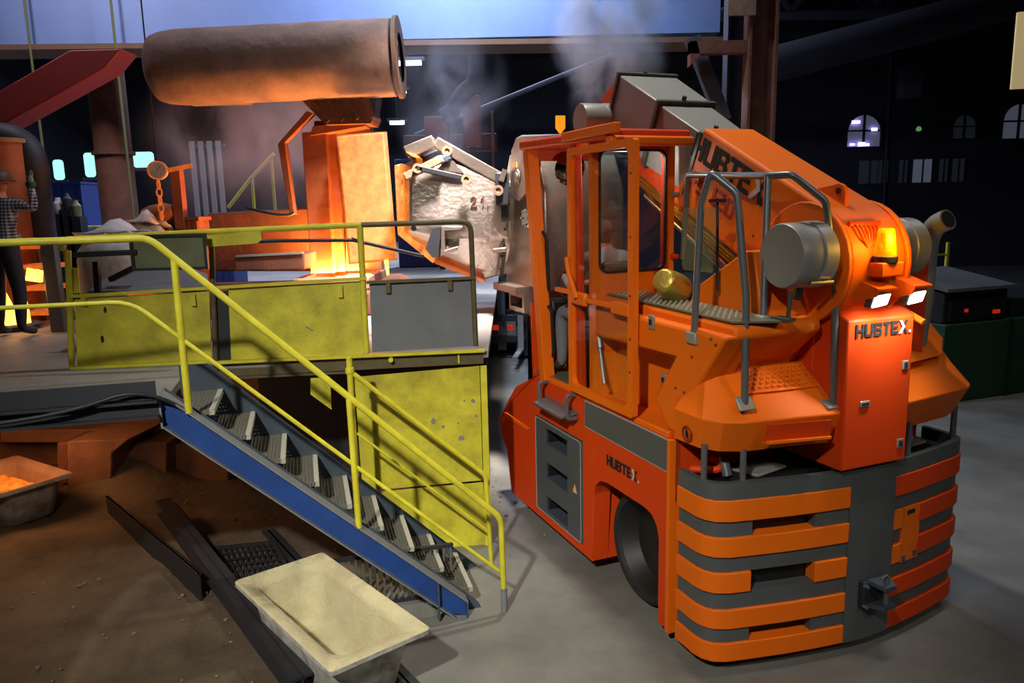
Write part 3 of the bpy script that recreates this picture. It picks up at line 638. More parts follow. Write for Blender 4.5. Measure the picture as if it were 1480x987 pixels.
# dark rows between the orange bars; slots open into the core at three places
slots = {1: (.29, .77), 2: (.29, .77), 3: (.29, .77)}
for i, (z1, z0) in enumerate(((1.11, 1.00), (.86, .75), (.605, .485), (.345, .24))):
    m = M()
    if i == 0 or i == 3:
        m.strip(clip(core_in, -.1, .30), z0, z1, .10); m.strip(clip(core_in, .76, VW + .1), z0, z1, .10)
    else: m.strip(core_in, z0, z1, .10)
    m.build('bumper_dark_band', 'dark_grey', T)
for z0, z1 in ((1.0, 1.11), (.625, .74), (.24, .345)):
    q = M(); q.strip(clip(off(OUT, -.13), .27, .79), z0 - .01, z1 + .01, .02)
    q.build('bumper_slot', 'black', T)
for i, (z1, z0) in enumerate(((1.26, 1.11), (1.00, .86), (.75, .605), (.485, .345), (.24, .105))):
    o2 = off(OUT, .010)
    if i == 2:
        parts = [(-.1, .29), (.76, 1.02)]
    else: parts = [(-.1, 1.02)]
    for a, b2 in parts:
        M().strip(clip(o2, a, b2), z0, z1, .11).build('bumper_orange_bar', 'orange', T, bevel=.006)
    if i == 0: M().strip(clip(o2, 1.45, VW + .1), z0, z1, .11).build('bumper_orange_bar', 'orange_shaded', T, bevel=.006)
    elif i in (1, 2): M().strip(clip(o2, 1.74, VW + .1), z0, z1, .11).build('bumper_orange_bar', 'orange_shaded', T, bevel=.006)
    else: M().strip(clip(o2, 1.45, VW + .1), z0, z1, .11).build('bumper_orange_bar', 'orange_shaded', T, bevel=.006)
# orange tie plate between two right bars
o2 = off(OUT, .006)
k = M(); k.strip(clip(o2, 1.56, 1.76), .585, 1.0, .1); k.strip(clip(o2, 1.45, 1.57), .86, 1.0, .1); k.strip(clip(o2, 1.45, 1.57), .60, .735, .1)
tp = k.build('bumper_tie_plate', 'orange', T)
M().strip(clip(off(OUT, .009), 1.60, 1.69), .945, .975, .02).build('latch_slot', 'black', tp)
M().strip(clip(off(OUT, .009), 1.57, 1.61), .585, .635, .02).build('latch_slot', 'dark_grey', tp)
M().strip(clip(off(OUT, .009), 1.70, 1.75), .60, .645, .02).build('latch_slot', 'dark_grey', tp)
M().strip(clip(off(OUT, .008), 1.02, 1.45), .10, 1.27, .1).build('bumper_centre_plate', 'dark_grey', T)
M().strip(off(OUT, -.10), .13, 1.25, .06).build('bumper_core', 'black', T)
M().prism([(x, y, .16) for x, y in off(OUT, -.14)] , (0, 0, 1.12)).build('counterweight', 'black', T)
# tow hitch
hb = M(); hb.box(1.13, 1.36, -2.80, -2.74, .36, .56)
hitch = hb.build('tow_hitch', 'dark_steel', T, bevel=.01)
k = M(); k.prism([(1.16, -2.80, .55), (1.34, -2.80, .55), (1.30, -2.92, .53), (1.20, -2.92, .53)], (0, 0, .03)); k.build('hitch_jaw', 'stair_steel', hitch); k = M(); k.prism([(1.16, -2.80, .40), (1.34, -2.80, .40), (1.30, -2.92, .42), (1.20, -2.92, .42)], (0, 0, -.03))
k.build('hitch_jaw', 'stair_steel', hitch)
M().cyl((1.25, -2.88, .36), (1.25, -2.88, .62), .018, 10).build('hitch_pin', 'rail_grey', hitch)
M().tube([(1.25, -2.88, .62), (1.22, -2.90, .645), (1.17, -2.90, .63)], .008, 6).build('pin_handle', 'rail_grey', hitch)
for x in (1.14, 1.35):
    for z in (.385, .535): M().cyl((x, -2.83, z), (x, -2.79, z), .014, 6).build('bolt', 'rail_grey', hitch)
M().lathe([(0, 0), (.09, 0), (.10, .02), (.09, .05), (0, .05)], 16, Matrix.Translation((1.14, -2.60, .06))).build('drain_foot', 'sack_white', T)
# posts carrying the hood above the rim
for v, u in ((.03, -2.44), (.26, -2.55), (.94, -2.66), (1.62, -2.66), (2.28, -2.50)):
    M().cyl((v, u, 1.33), (v, u, 1.62), .022, 10).build('hood_post', 'rail_grey', T)
# engine bay seen in the gap
M().box(.10, VW - .10, -2.50, -2.12, 1.20, 1.30).build('bay_floor', 'black', T)
M().prism([(.35, -2.30, 1.34), (.62, -2.27, 1.36), (.70, -2.47, 1.36), (.43, -2.50, 1.34)], (0, 0, .02)).build('bay_plate', 'cover_grey', T, bevel=.006)
M().prism([(.28, -2.14, 1.28), (1.0, -2.14, 1.28), (1.0, -2.5, 1.28), (.3, -2.55, 1.28)], (0, 0, .06)).build('bay_tray', 'black', T, bevel=.03)
M().tube(rounded([(.1, -2.2, 1.36), (.22, -2.35, 1.38), (.30, -2.3, 1.40), (.30, -2.15, 1.40)], .05), .025, 8).build('hydraulic_hose', 'orange_shaded', T)
M().cyl((.27, -2.38, 1.34), (.27, -2.33, 1.46), .035, 12).build('hose_coupling', 'rail_grey', T)
M().box(.02, VW - .02, -2.13, -2.07, 1.1, 1.62).build('bay_bulkhead', 'orange_shaded', T)
M().lathe([(0, 0), (.07, 0), (.08, .05), (.05, .12), (.02, .14), (0, .14)], 16, Matrix.Translation((1.86, -2.40, 1.36))).build('filler_cap', 'sack_white', T)
M().prism([(1.70, -2.30, 1.33), (2.05, -2.25, 1.33), (2.1, -2.42, 1.33), (1.75, -2.47, 1.33)], (0, 0, .02)).build('bay_plate', 'cover_grey', T)

# ---- rear hood (left and right of the centre housing)
def mir(p): return (VW - p[0], p[1], p[2])
def hood(mirror):
    f = mir if mirror else (lambda p: p)
    lo = [(.0, -2.14, 1.58), (.02, -2.40, 1.58), (.10, -2.50, 1.575), (.25, -2.56, 1.57), (.90, -2.665, 1.575)]
    cr = [(-.005, -2.14, 1.79), (-.02, -2.48, 1.80), (.06, -2.60, 1.80), (.16, -2.66, 1.80), (.90, -2.765, 1.80)]
    tp = [(.06, -2.30, 2.06), (.10, -2.34, 2.07), (.16, -2.36, 2.08), (.22, -2.37, 2.08), (.90, -2.40, 2.08)]
    bk = [(.08, -2.12, 2.06), (.1, -2.12, 2.07), (.16, -2.12, 2.08), (.22, -2.12, 2.08), (.90, -2.12, 2.08)]
    rows = [lo, cr, tp, bk]; k = M(); n = 5
    k.add([f(p) for r_ in rows for p in r_], [(i * n + j, i * n + j + 1, (i + 1) * n + j + 1, (i + 1) * n + j) for i in range(3) for j in range(4)])
    # close the side towards the seam and the inner side, and the underside
    a = len(k.v)
    k.add([f(p) for p in (lo[0], cr[0], tp[0], bk[0], (.02, -2.12, 1.58))], [(0, 1, 2, 3, 4)])
    k.add([f(p) for p in (lo[4], cr[4], tp[4], bk[4], (.90, -2.12, 1.575))], [(0, 1, 2, 3, 4)])
    k.add([f(p) for p in lo + [(.90, -2.12, 1.575), (.02, -2.12, 1.58)]], [tuple(range(7))])
    return k.build('rear_hood', 'orange', T, smooth=20, bevel=.008)
hoodL = hood(False); hood(True)
# step recess in the left hood and studded tread above it
sl = M(); sl.prism([(.30, -2.715, 1.785), (.77, -2.775, 1.775), (.77, -2.745, 1.655), (.30, -2.685, 1.665)], (0, -.012, 0)); sl.build('hood_step_recess', 'orange_shaded', hoodL, smooth=0)
M().prism([(.31, -2.735, 1.655), (.77, -2.795, 1.645), (.77, -2.70, 1.63), (.31, -2.66, 1.64)], (0, 0, .025)).build('hood_step_edge', 'orange', hoodL, bevel=.006)
M().prism([(.66, -2.765, 1.78), (.77, -2.780, 1.775), (.77, -2.760, 1.665), (.66, -2.742, 1.672)], (0, -.014, 0)).build('hood_step_cheek', 'orange_shaded', hoodL, smooth=0)
sd = M().lathe([(.014, 0), (.012, .007), (.006, .011), (0, .012)], 6)
first = None
def slope(v, t):   # point on the hood's slanted face, t from its top edge to the crease
    a_ = Vector((v, -2.37 - .044 * (v - .22), 2.08)); b_ = Vector((v, -2.66 - .142 * (v - .16), 1.80)); return a_.lerp(b_, t)
for r_ in range(5):
    for c in range(11):
        p = slope(.32 + .05 * c + .025 * (r_ % 2), .05 + .085 * r_)
        if first is None: first = sd.build('tread_stud', 'orange', hoodL); first.location = p; first.rotation_euler = (R(42), 0, 0)
        else: share(first, 'tread_stud', hoodL, p, (R(42), 0, 0))
M().prism([slope(.28, .46), slope(.84, .46), slope(.84, .50), slope(.28, .50)], (0, -.008, .010)).build('tread_lip', 'orange', hoodL, smooth=0)
# no-access pictogram
pc = M(); cc = (-.016, -2.30, 1.66)
ring_plate(pc, [(.055 * math.cos(R(a)), .055 * math.sin(R(a))) for a in range(0, 360, 18)], [(.042 * math.cos(R(a)), .042 * math.sin(R(a))) for a in range(0, 360, 18)], lambda a, b_: (cc[0] + .004, cc[1] + a, cc[2] + b_), (-.004, 0, 0))
pg = pc.build('safety_pictogram', 'print_red', T, smooth=0)
M().prism([(cc[0] + .003, cc[1] + a, cc[2] + b_) for a, b_ in ((-.012, -.03), (.012, -.03), (.015, .005), (.0, .03), (-.015, .005))], (-.003, 0, 0)).build('pictogram_hand', 'print_black', pg, smooth=0)

# ---- upper side body under the deck
m = M()
m.side([(-.95, 1.56), (-.95, 2.42), (-2.12, 2.42), (-2.12, 1.56)], .24, .45)
upper = m.build('upper_body', 'orange', T, bevel=.01)
m = M()   # overhanging flank with its slanted tail
m.side([(-.95, 2.12), (-.95, 2.38), (-2.64, 2.36), (-2.19, 1.80), (-2.14, 1.60), (-2.02, 1.60), (-1.84, 1.80), (-2.08, 2.13)], .02, .30)
m.build('flank_panel', 'orange', T, bevel=.03, seg=3)
M().box(.0, .24, -2.05, -.95, 1.555, 1.60).build('flank_ledge', 'orange', T, bevel=.008)
M().side([(-.95, 2.36), (-.95, 2.455), (-2.62, 2.425), (-2.64, 2.35), (-2.33, 2.08), (-2.1, 2.06)], .10, .80).build('deck_support', 'orange', T, bevel=.03, seg=3)
for u, z, v in ((-1.78, 2.30, .018), (-1.62, 1.82, .235)):
    lp = M().side([(u, z), (u, z + .10), (u - .07, z + .10), (u - .07, z)], v - .012, v + .002).build('panel_latch', 'cover_grey', T, bevel=.006)
    M().side([(u - .02, z + .03), (u - .02, z + .07), (u - .05, z + .07), (u - .05, z + .03)], v - .018, v - .008).build('latch_key', 'dark_steel', lp)
for u, z in ((-2.55, 2.30), (-2.50, 2.33), (-2.22, 1.92), (-2.30, 2.18), (-2.12, 1.93)):
    M().cyl((.026, u, z), (.012, u, z), .010, 6).build('bolt', 'rust', T)
# deck plate
dk = [(.11, -1.0, 2.462), (.11, -2.60, 2.435), (.45, -2.72, 2.432), (.45, -1.0, 2.462)]
dp = M().prism(dk, (0, 0, .012)).build('deck_plate', 'deckplate', T, smooth=0)
st = M().lathe([(.011, 0), (.009, .005), (0, .007)], 6); first = None
for i in range(52):
    for j in range(6):
        u = -1.06 - i * .029; v = .145 + j * .05 + (.025 if i % 2 else 0)
        if v > .44 or len(dp.children) >= 295: continue
        p = (v, u, 2.474 - (-u - 1.0) * .0175)
        if first is None: first = st.build('plate_stud', 'stud', dp); first.location = p
        else: share(first, 'plate_stud', dp, p)
# housing beside the deck carrying the boom
m = M()
m.side([(-1.30, 2.40), (-1.55, 2.47), (-1.78, 2.60), (-2.26, 2.86), (-2.34, 2.86), (-2.42, 2.56), (-2.50, 2.43), (-2.33, 2.06), (-2.1, 2.05)], .46, .86)
m.build('boom_cradle', 'orange', T, bevel=.01)
M().side([(-1.3, 1.5), (-1.3, 2.40), (-1.78, 2.60), (-2.33, 2.88), (-2.5, 2.88), (-2.5, 1.5)], .86, 1.9).build('engine_housing', 'orange_shaded', T, bevel=.01)
m = M()
m.side([(-2.20, 1.40), (-2.79, 1.405), (-2.785, 2.415), (-2.62, 2.50), (-2.20, 2.50)], .87, 1.45)
rp = m.build('rear_housing', 'orange_shaded', T, bevel=.012)
write('lettering', 'HUBTEX', rp, (.93, -2.789, 2.30), (1, 0, 0), (0, 0, 1), .088, 'print_black', mark='print_grey', sp=.09)
for v, z, wv, hz in ((1.0, 1.83, .085, .04), (1.36, 2.05, .055, .06), (1.36, 1.50, .055, .065)):
    q = M().box(v, v + wv, -2.797, -2.785, z, z + hz).build('panel_latch', 'cover_grey', rp, bevel=.004)
    M().box(v + .014, v + wv - .014, -2.801, -2.79, z + .013, z + hz - .013).build('latch_key', 'dark_steel', q, smooth=0)
M().cyl((1.47, -2.5, 2.50), (1.52, -2.80, 2.36), .022, 10).build('grab_stub', 'orange', T)
# right flank block seen past the rear housing
m = M()
m.prism([(1.47, -2.10, 2.10), (1.47, -2.62, 2.02), (2.10, -2.50, 2.02), (2.36, -2.30, 2.10), (2.38, -2.1, 2.12)], (0, 0, .10), [(1.5, -2.10, 2.28), (1.52, -2.40, 2.25), (2.15, -2.30, 2.25), (2.34, -2.12, 2.27), (2.36, -2.0, 2.28)])
m.build('right_flank', 'orange', T, bevel=.01)
m = M().side([(-.93, 1.55), (-.93, 2.2), (-2.1, 2.2), (-2.12, 1.55)], 1.9, VW); m.build('right_side_body', 'orange_shaded', T)

# ---- boom
e = Vector((0, math.cos(R(25.6)), math.sin(R(25.6)))); nn = Vector((0, -math.sin(R(25.6)), math.cos(R(25.6))))
PV = Vector((0, -2.42, 2.77)); RB = .40
def bp(s, n, v): return Vector((v, 0, 0)) + PV + e * s + nn * n
B0, B1 = .83, 1.31
m = M()
arc = [(RB * math.cos(R(a)), RB * math.sin(R(a))) for a in range(90, 271, 15)]   # (s,n) behind the pivot
prof = [(1.46, RB), (1.50, RB - .06), (1.52, .05), (1.62, -.30)] + [(0.35, -.30)] + [(RB * math.cos(R(a)), RB * math.sin(R(a))) for a in range(270, 89, -15)]
m.prism([bp(s, n, B0) for s, n in prof], (B1 - B0, 0, 0))
boom = m.build('boom', 'orange', T, bevel=.025, seg=3)
M().prism([bp(RB * 1.02 * math.cos(R(a)), RB * 1.02 * math.sin(R(a)), B0 - .03) for a in range(0, 360, 12)], (.035, 0, 0)).build('pivot_disc', 'orange', T, bevel=.008)
M().prism([bp(RB * 1.02 * math.cos(R(a)), RB * 1.02 * math.sin(R(a)), B1) for a in range(0, 360, 12)], (.035, 0, 0)).build('pivot_disc', 'orange', T, bevel=.008)
M().prism([bp(s, n, B0 + .02) for s, n in ((1.45, -.05), (2.35, -.10), (2.35, -.42), (1.4, -.32))], (.4, 0, 0)).build('boom_extension', 'orange_shaded', T)
bl = Vector((0, -math.cos(R(25.6)), -math.sin(R(25.6))))
write('lettering', 'HUBTEX', boom, bp(1.53, .145, B0 - .002), bl, nn, .19, 'print_black', mark='print_grey', sp=.06)
write('lettering', 'FS 120', boom, bp(1.46, -.095, B0 - .002), bl, nn, .150, 'print_red', sp=.12)
lg = M(); lg.prism([bp(s, n, 1.0) for s, n in ((.30, RB), (.02, RB), (.06, RB + .08), (.10, RB + .11), (.14, RB + .11), (.18, RB + .08))], (.03, 0, 0)); lg = lg.build('lifting_lug', 'orange', T)
M().cyl(bp(.12, RB + .065, .995), bp(.12, RB + .065, 1.035), .022, 12).build('lug_hole', 'black', lg)
for n_, r_ in ((-.33, .018), (-.36, .014), (-.39, .012)):
    M().cyl(bp(.1, n_, B0 + .02), bp(2.2, n_, B0 + .02), r_, 8).build('hydraulic_pipe', 'brass', T)
M().cyl(bp(.1, -.55, 1.0), bp(2.2, -.50, 1.0), .06, 14).build('lift_cylinder', 'chrome', T)
for s, n in ((.75, .03), (.55, -.08), (1.25, .30)):
    M().cyl(bp(s, n, B0), bp(s, n, B0 - .006), .010, 6).build('bolt', 'rust', T)
# grey telescopic covers
def cover(s0, s1, top, bot, a, b_, name):
    k = M(); k.prism([bp(s0, bot, a), bp(s0, top, a), bp(s0, top, b_), bp(s0, bot, b_)], None, [bp(s1, bot - .02, a - .03), bp(s1, top + .02, a - .03), bp(s1, top + .02, b_ + .03), bp(s1, bot - .02, b_ + .03)])
    o = k.build(name, 'cover_grey', T, bevel=.01)
    for ss, g in ((s0, .02), (s1, .045)):
        q = M(); ring_plate(q, [(a - g, bot - g), (b_ + g, bot - g), (b_ + g, top + g), (a - g, top + g)], [(a + .03, bot + .03), (b_ - .03, bot + .03), (b_ - .03, top - .03), (a + .03, top - .03)], lambda x, y: bp(ss, y, x), e * .045)
        q.build('cover_lip', 'cover_lip', o, bevel=.006)
    return o
cover(1.46, 2.10, RB - .06, -.16, .84, 1.30, 'telescopic_cover')
cover(2.10, 2.80, RB - .02, -.14, .80, 1.36, 'telescopic_cover')
for s in (1.60, 2.13, 2.83):
    M().cyl(bp(s, RB - .10, 1.05), bp(s, RB + (-.035 if s < 2 else .035), 1.05), .02, 8).build('cover_bolt', 'dark_steel', T)
M().prism([(0.900, 0.431, 3.890), (0.900, 0.189, 3.868), (0.900, 0.191, 4.364), (0.900, 0.256, 4.336), (0.900, 0.528, 4.198)], (.06, 0, 0)).build('boom_head_plate', 'orange_shaded', T)
# pivot drums
def drum(v0, v1, u, z, r, nm, mt_):
    mt = Matrix.Translation((v0, u, z)) @ Matrix.Rotation(R(90), 4, 'Y'); L = v1 - v0
    o = M().lathe([(0, 0), (r * .96, 0), (r, .012), (r, L * .62), (r * 1.04, L * .64), (r * 1.04, L), (0, L)], 40, mt).build(nm, mt_, T)
    return o
M().cyl((.68, -2.56, 2.83), (.84, -2.50, 2.82), .13, 20).build('drum_shaft', 'orange_shaded', T)
dr = drum(.43, .70, -2.64, 2.845, .205, 'pivot_drum', 'cover_grey')
M().tube([(.62, -2.60, 2.65), (.62, -2.60, 2.60), (.62, -2.58, 2.56)], .03, 10).build('drum_clamp', 'rail_grey', dr)
M().cyl((.52, -2.80, 2.68), (.70, -2.80, 2.68), .016, 8).build('drum_bolt', 'chrome', dr)
drum(1.40, 1.72, -2.45, 2.84, .20, 'pivot_drum', 'cover_grey')
q_ = (0.500, 0.207, 3.977); d2 = drum(.5, .88, q_[1], q_[2], .145, 'boom_head_drum', 'cover_grey')
# beacon and work lamps on the rear of the boom
bk = M().box(0.98, 1.17, -2.92, -2.80, 2.70, 2.79); bk.box(1.12, 1.18, -2.86, -2.72, 2.62, 2.74)
bk = bk.build('beacon_bracket', 'orange', T, bevel=.008)
mt = Matrix.Translation((1.065, -2.86, 2.79))
M().lathe([(0, 0), (.075, 0), (.078, .035), (.070, .04), (0, .04)], 24, mt).build('beacon_base', 'dark_steel', bk)
bg = M().lathe([(.068, .04), (.062, .10), (.048, .205), (.040, .213), (0, .213)], 24, mt); bg.lathe([(0, .04), (.068, .04)], 24, mt)
bgo = bg.build('beacon_lens', 'beacon_glass', bk)
M().lathe([(0, .045), (.045, .045), (.045, .07), (.018, .075), (.018, .12), (.03, .125), (.03, .18), (0, .18)], 16, mt).build('beacon_reflector', 'beacon_core', bk)
bl_ = bpy.data.lights.new('beacon_glow', 'POINT'); bl_.energy = 16; bl_.color = (1, .5, .05); bl_.shadow_soft_size = .06
blo = bpy.data.objects.new('beacon_glow', bl_); col.objects.link(blo); blo.parent = bk; blo.location = (1.065, -2.97, 2.95)
M().tube(rounded([(.98, -2.72, 2.60), (1.0, -2.80, 2.80), (1.0, -2.78, 2.95), (.97, -2.72, 3.02)], .04), .012, 8).build('lamp_cable', 'orange', T)
M().cyl((.88, -2.73, 3.03), (1.12, -2.75, 3.03), .018, 8).build('cable_rail', 'orange_shaded', T)
for i in range(6):
    M().tube(bez((.92 + .035 * i, -2.745, 3.03), (.92 + .035 * i, -2.82, 2.95), (.98, -2.80, 2.88), 5), .007, 6).build('lamp_cable', 'orange', T)
for v in (.93, 1.24):
    b1 = M().prism([(v, -2.66, 2.70), (v + .16, -2.66, 2.70), (v + .17, -2.94, 2.62), (v + .01, -2.94, 2.62)], (0, 0, .012))
    b1.prism([(v, -2.66, 2.70), (v + .01, -2.94, 2.62), (v + .01, -2.92, 2.58), (v, -2.66, 2.50)], (.012, 0, 0))
    b1 = b1.build('lamp_bracket', 'orange', T)
    hs = M().prism([(v + .02, -2.90, 2.59), (v + .16, -2.90, 2.60), (v + .16, -2.87, 2.515), (v + .02, -2.87, 2.50)], (0, .06, .0)).build('work_lamp', 'dark_grey', T, bevel=.01)
    M().prism([(v + .028, -2.902, 2.582), (v + .152, -2.902, 2.592), (v + .152, -2.876, 2.522), (v + .028, -2.876, 2.508)], (0, -.008, -.003)).build('lamp_lens', 'head_lamp', hs, bevel=.003)
    sp = bpy.data.lights.new('work_lamp_beam', 'SPOT'); sp.energy = 35; sp.spot_size = R(100); sp.spot_blend = .6; sp.color = (1, .95, .88); sp.shadow_soft_size = .05
    so = bpy.data.objects.new('work_lamp_beam', sp); col.objects.link(so); so.parent = hs; so.location = (v + .09, -2.915, 2.55); so.rotation_euler = (R(38), 0, 0)
# exhaust on the right
ex = M(); path = rounded([(1.950, -2.386, 2.093), (1.950, -2.421, 2.460), (1.950, -2.426, 2.755), (1.950, -2.433, 2.890), (1.950, -2.487, 2.990), (1.950, -2.583, 3.030)], .08, 5)
ex.tube(path, .075, 18)
exo = ex.build('exhaust_pipe', 'cover_grey', T, smooth=60)
d = (Vector(path[-1]) - Vector(path[-2])).normalized()
M().lathe([(0, 0), (.062, 0), (.062, .004), (0, .004)], 18, Matrix.Translation(path[-1]) @ d.to_track_quat('Z', 'Y').to_matrix().to_4x4()).build('exhaust_bore', 'black', exo)
M().tube([(1.950, -2.387, 1.774), (1.950, -2.386, 2.093)], .05, 12).build('exhaust_riser', 'dark_steel', exo)

# ---- cab
cab = M()
CR, CF = -.95, .38
# rear wall with rounded window
outer = rrect(.0, .78, 1.56, 3.68, .01, 5); inner = rrect(.07, .69, 2.64, 3.61, .07, 5)
ring_plate(cab, outer, inner, lambda a, b_: (a, CR, b_), (0, .05, 0))
cabo = cab.build('cab_rear_wall', 'orange', T, smooth=30)
g = M(); ring_plate(g, rrect(.06, .70, 2.63, 3.62, .08, 5), rrect(.078, .682, 2.648, 3.602, .066, 5), lambda a, b_: (a, CR - .012, b_), (0, .03, 0)); g.build('window_gasket', 'black', cabo)
M().prism([(a, CR + .01, b_) for a, b_ in rrect(.075, .685, 2.645, 3.605, .066, 5)], (0, .006, 0)).build('window_pane', 'glass', cabo, smooth=0)
for z in (3.25, 2.74):
    h_ = M().cyl((.74, CR - .03, z), (.80, CR - .03, z), .022, 8); h_.build('window_hinge', 'cover_grey' if z > 3 else 'orange_shaded', T)
# roof
rf = M(); rf.prism([(-.05, .40, 3.70), (-.05, -1.28, 3.66), (.70, -1.28, 3.66), (.70, .40, 3.70)], (0, 0, .085))
rf = rf.build('cab_roof', 'orange_shaded', T, bevel=.02)
M().box(-.07, -.01, -1.42, -.55, 3.70, 3.775).build('door_track', 'orange', T, bevel=.008)
M().box(-.05, .70, -1.34, -1.25, 3.62, 3.69).build('roof_lip', 'orange', T, bevel=.02)
# posts
def post(name, p, q, a=.09, b_=.09, mm='orange'):
    return M().bar(p, q, a, b_, up=(1, 0, 0)).build(name, mm, T, bevel=.012)
post('cab_post', (.045, .34, 3.70), (.045, .02, 1.50), .11, .12)
post('cab_post', (.71, .34, 3.70), (.71, .10, 2.2), .06, .06, 'orange_shaded')
post('cab_post', (.71, -.92, 3.70), (.71, -.92, 2.2), .06, .06, 'orange_shaded')
post('cab_post', (.03, -.62, 3.70), (.03, -.70, 1.60), .10, .06, 'orange_shaded')
M().box(.0, .74, .30, .36, 3.60, 3.70).build('cab_header', 'orange_shaded', T)
M().prism([(.03, .30, 1.5), (.74, .30, 1.5), (.74, .34, 2.25), (.03, .34, 2.25)], (0, .04, 0)).build('cab_front_panel', 'orange_shaded', T)
M().prism([(.06, .33, 2.25), (.70, .33, 2.25), (.70, .35, 3.62), (.06, .35, 3.62)], (0, .006, 0)).build('windscreen', 'glass', T, smooth=0)
M().box(.05, .72, -.90, .30, 1.565, 1.60).build('cab_floor', 'deckplate', T)
M().box(.70, .74, -.92, .30, 1.56, 2.35).build('cab_side_wall', 'orange_shaded', T)
M().box(.0, .05, -.95, -.08, 1.52, 1.60).build('door_sill', 'orange', T, bevel=.01)
# sliding door pushed back along the side
DV = -.045
def dfn(a, b_): return (DV, a, b_)
dm = M(); ring_plate(dm, rrect(-1.66, -.60, 1.60, 3.645, .03, 5), rrect(-1.58, -.665, 1.665, 3.585, .06, 5), dfn, (.045, 0, 0))
door = dm.build('sliding_door', 'orange', T, smooth=30)
M().prism([(DV + .018, a, b_) for a, b_ in rrect(-1.58, -.69, 1.69, 3.57, .08, 5)], (.006, 0, 0)).build('door_pane', 'glass', door, smooth=0)
M().box(DV - .004, DV + .04, -1.60, -.68, 2.395, 2.435).build('door_rail', 'orange', door, bevel=.006)
M().box(DV - .01, DV + .045, -1.60, -1.34, 2.36, 2.46).build('door_lock', 'orange', door, bevel=.012)
M().box(DV - .012, DV + .04, -.92, -.66, 2.36, 2.47).build('door_lock', 'orange', door, bevel=.02)
M().tube([(DV - .02, -.62, 2.75), (DV - .02, -.66, 2.62), (DV - .02, -.80, 2.42)], .022, 8).build('door_handle', 'orange', door)
M().box(DV - .01, DV + .03, -.62, -.36, 2.44, 2.475).build('door_catch', 'orange', door)
M().cyl((.10, -.82, 2.30), (.02, -1.12, 1.75), .016, 8).build('gas_strut', 'rail_grey', T)
M().cyl((.10, -.80, 2.36), (.06, -.98, 2.02), .026, 8).build('gas_strut_body', 'rail_grey', T)
for z in (3.40, 2.95, 2.52, 2.2, 1.95): M().cyl((DV + .002, -1.62, z), (DV - .006, -1.62, z), .010, 6).build('bolt', 'rust', door)
# entry step with handles below the opening
es = M().prism([(-.16, -.08, 1.36), (-.16, -.66, 1.36), (.0, -.70, 1.40), (.0, -.08, 1.40)], (0, 0, .02)); es = es.build('entry_step', 'rail_grey', T)
M().box(-.006, .0, -.74, -.06, 1.37, 1.56).build('entry_recess', 'orange_shaded', T)
for u in (-.09, -.66):
    M().tube(rounded([(-.01, u, 1.56), (-.10, u, 1.56), (-.10, u - .02, 1.36), (-.02, u - .03, 1.36)], .03), .018, 8).build('entry_handle', 'rail_grey', T)
cl = M().box(.38, .52, -.72, -.62, 3.62, 3.655).build('cab_lamp', 'cover_grey', T)  # added lamp to brighten the driver inside the cab
cp = bpy.data.lights.new('cab_fill_light', 'POINT'); cp.energy = 9; cp.color = (1, .95, .88); cp.shadow_soft_size = .06
cpo = bpy.data.objects.new('cab_fill_light', cp); col.objects.link(cpo); cpo.parent = cl; cpo.location = (.45, -.72, 3.56)
# inside the cab: grab bar, mirror, seat, wheel
gb = M().tube(rounded([(.08, .20, 2.95), (.10, .13, 2.90), (.10, .10, 2.40), (.08, .14, 2.34)], .04), .018, 8); gb.build('grab_bar', 'black', T)
gb = M().tube(rounded([(.08, .10, 2.25), (.10, .03, 2.22), (.10, .0, 1.80), (.08, .04, 1.74)], .04), .018, 8); gb.build('grab_bar', 'black', T)
for z, u in ((2.96, .21), (2.33, .15), (2.26, .11), (1.73, .05)): M().box(.05, .10, u - .03, u + .03, z - .02, z + .02).build('grab_bar_foot', 'orange_shaded', T)
mm_ = Matrix.Translation((.36, .24, 3.62)) @ Matrix.Rotation(R(-80), 4, 'X')
M().lathe([(.0, .10), (.08, .085), (.13, .05), (.16, 0), (.15, -.01), (0, -.01)], 24, Matrix.Translation((.40, .22, 3.52)) @ Matrix.Rotation(R(100), 4, 'X')).build('dome_mirror', 'reflect_mirror', T)
seat = M().box(.22, .66, -.62, -.14, 1.98, 2.10); seat = seat.build('seat', 'black', T, bevel=.04, seg=3)
M().box(.24, .64, -.70, -.60, 2.05, 2.70).build('seat_back', 'cover_lip', seat, bevel=.05, seg=3)
M().box(.32, .56, -.52, -.24, 1.60, 1.98).build('seat_base', 'black', seat)
sw = M().tube([(.36 + .15 * math.cos(R(a)), .12 + .06 * math.sin(R(a)), 2.42 + .14 * math.sin(R(a))) for a in range(0, 360, 20)], .014, 8, closed=True)
sw = sw.build('steering_wheel', 'black', T)
M().cyl((.36, .13, 2.42), (.40, .26, 2.1), .03, 10).build('steering_column', 'black', sw)
M().box(.14, .62, .12, .28, 2.02, 2.30).build('dashboard', 'black', T, bevel=.03)

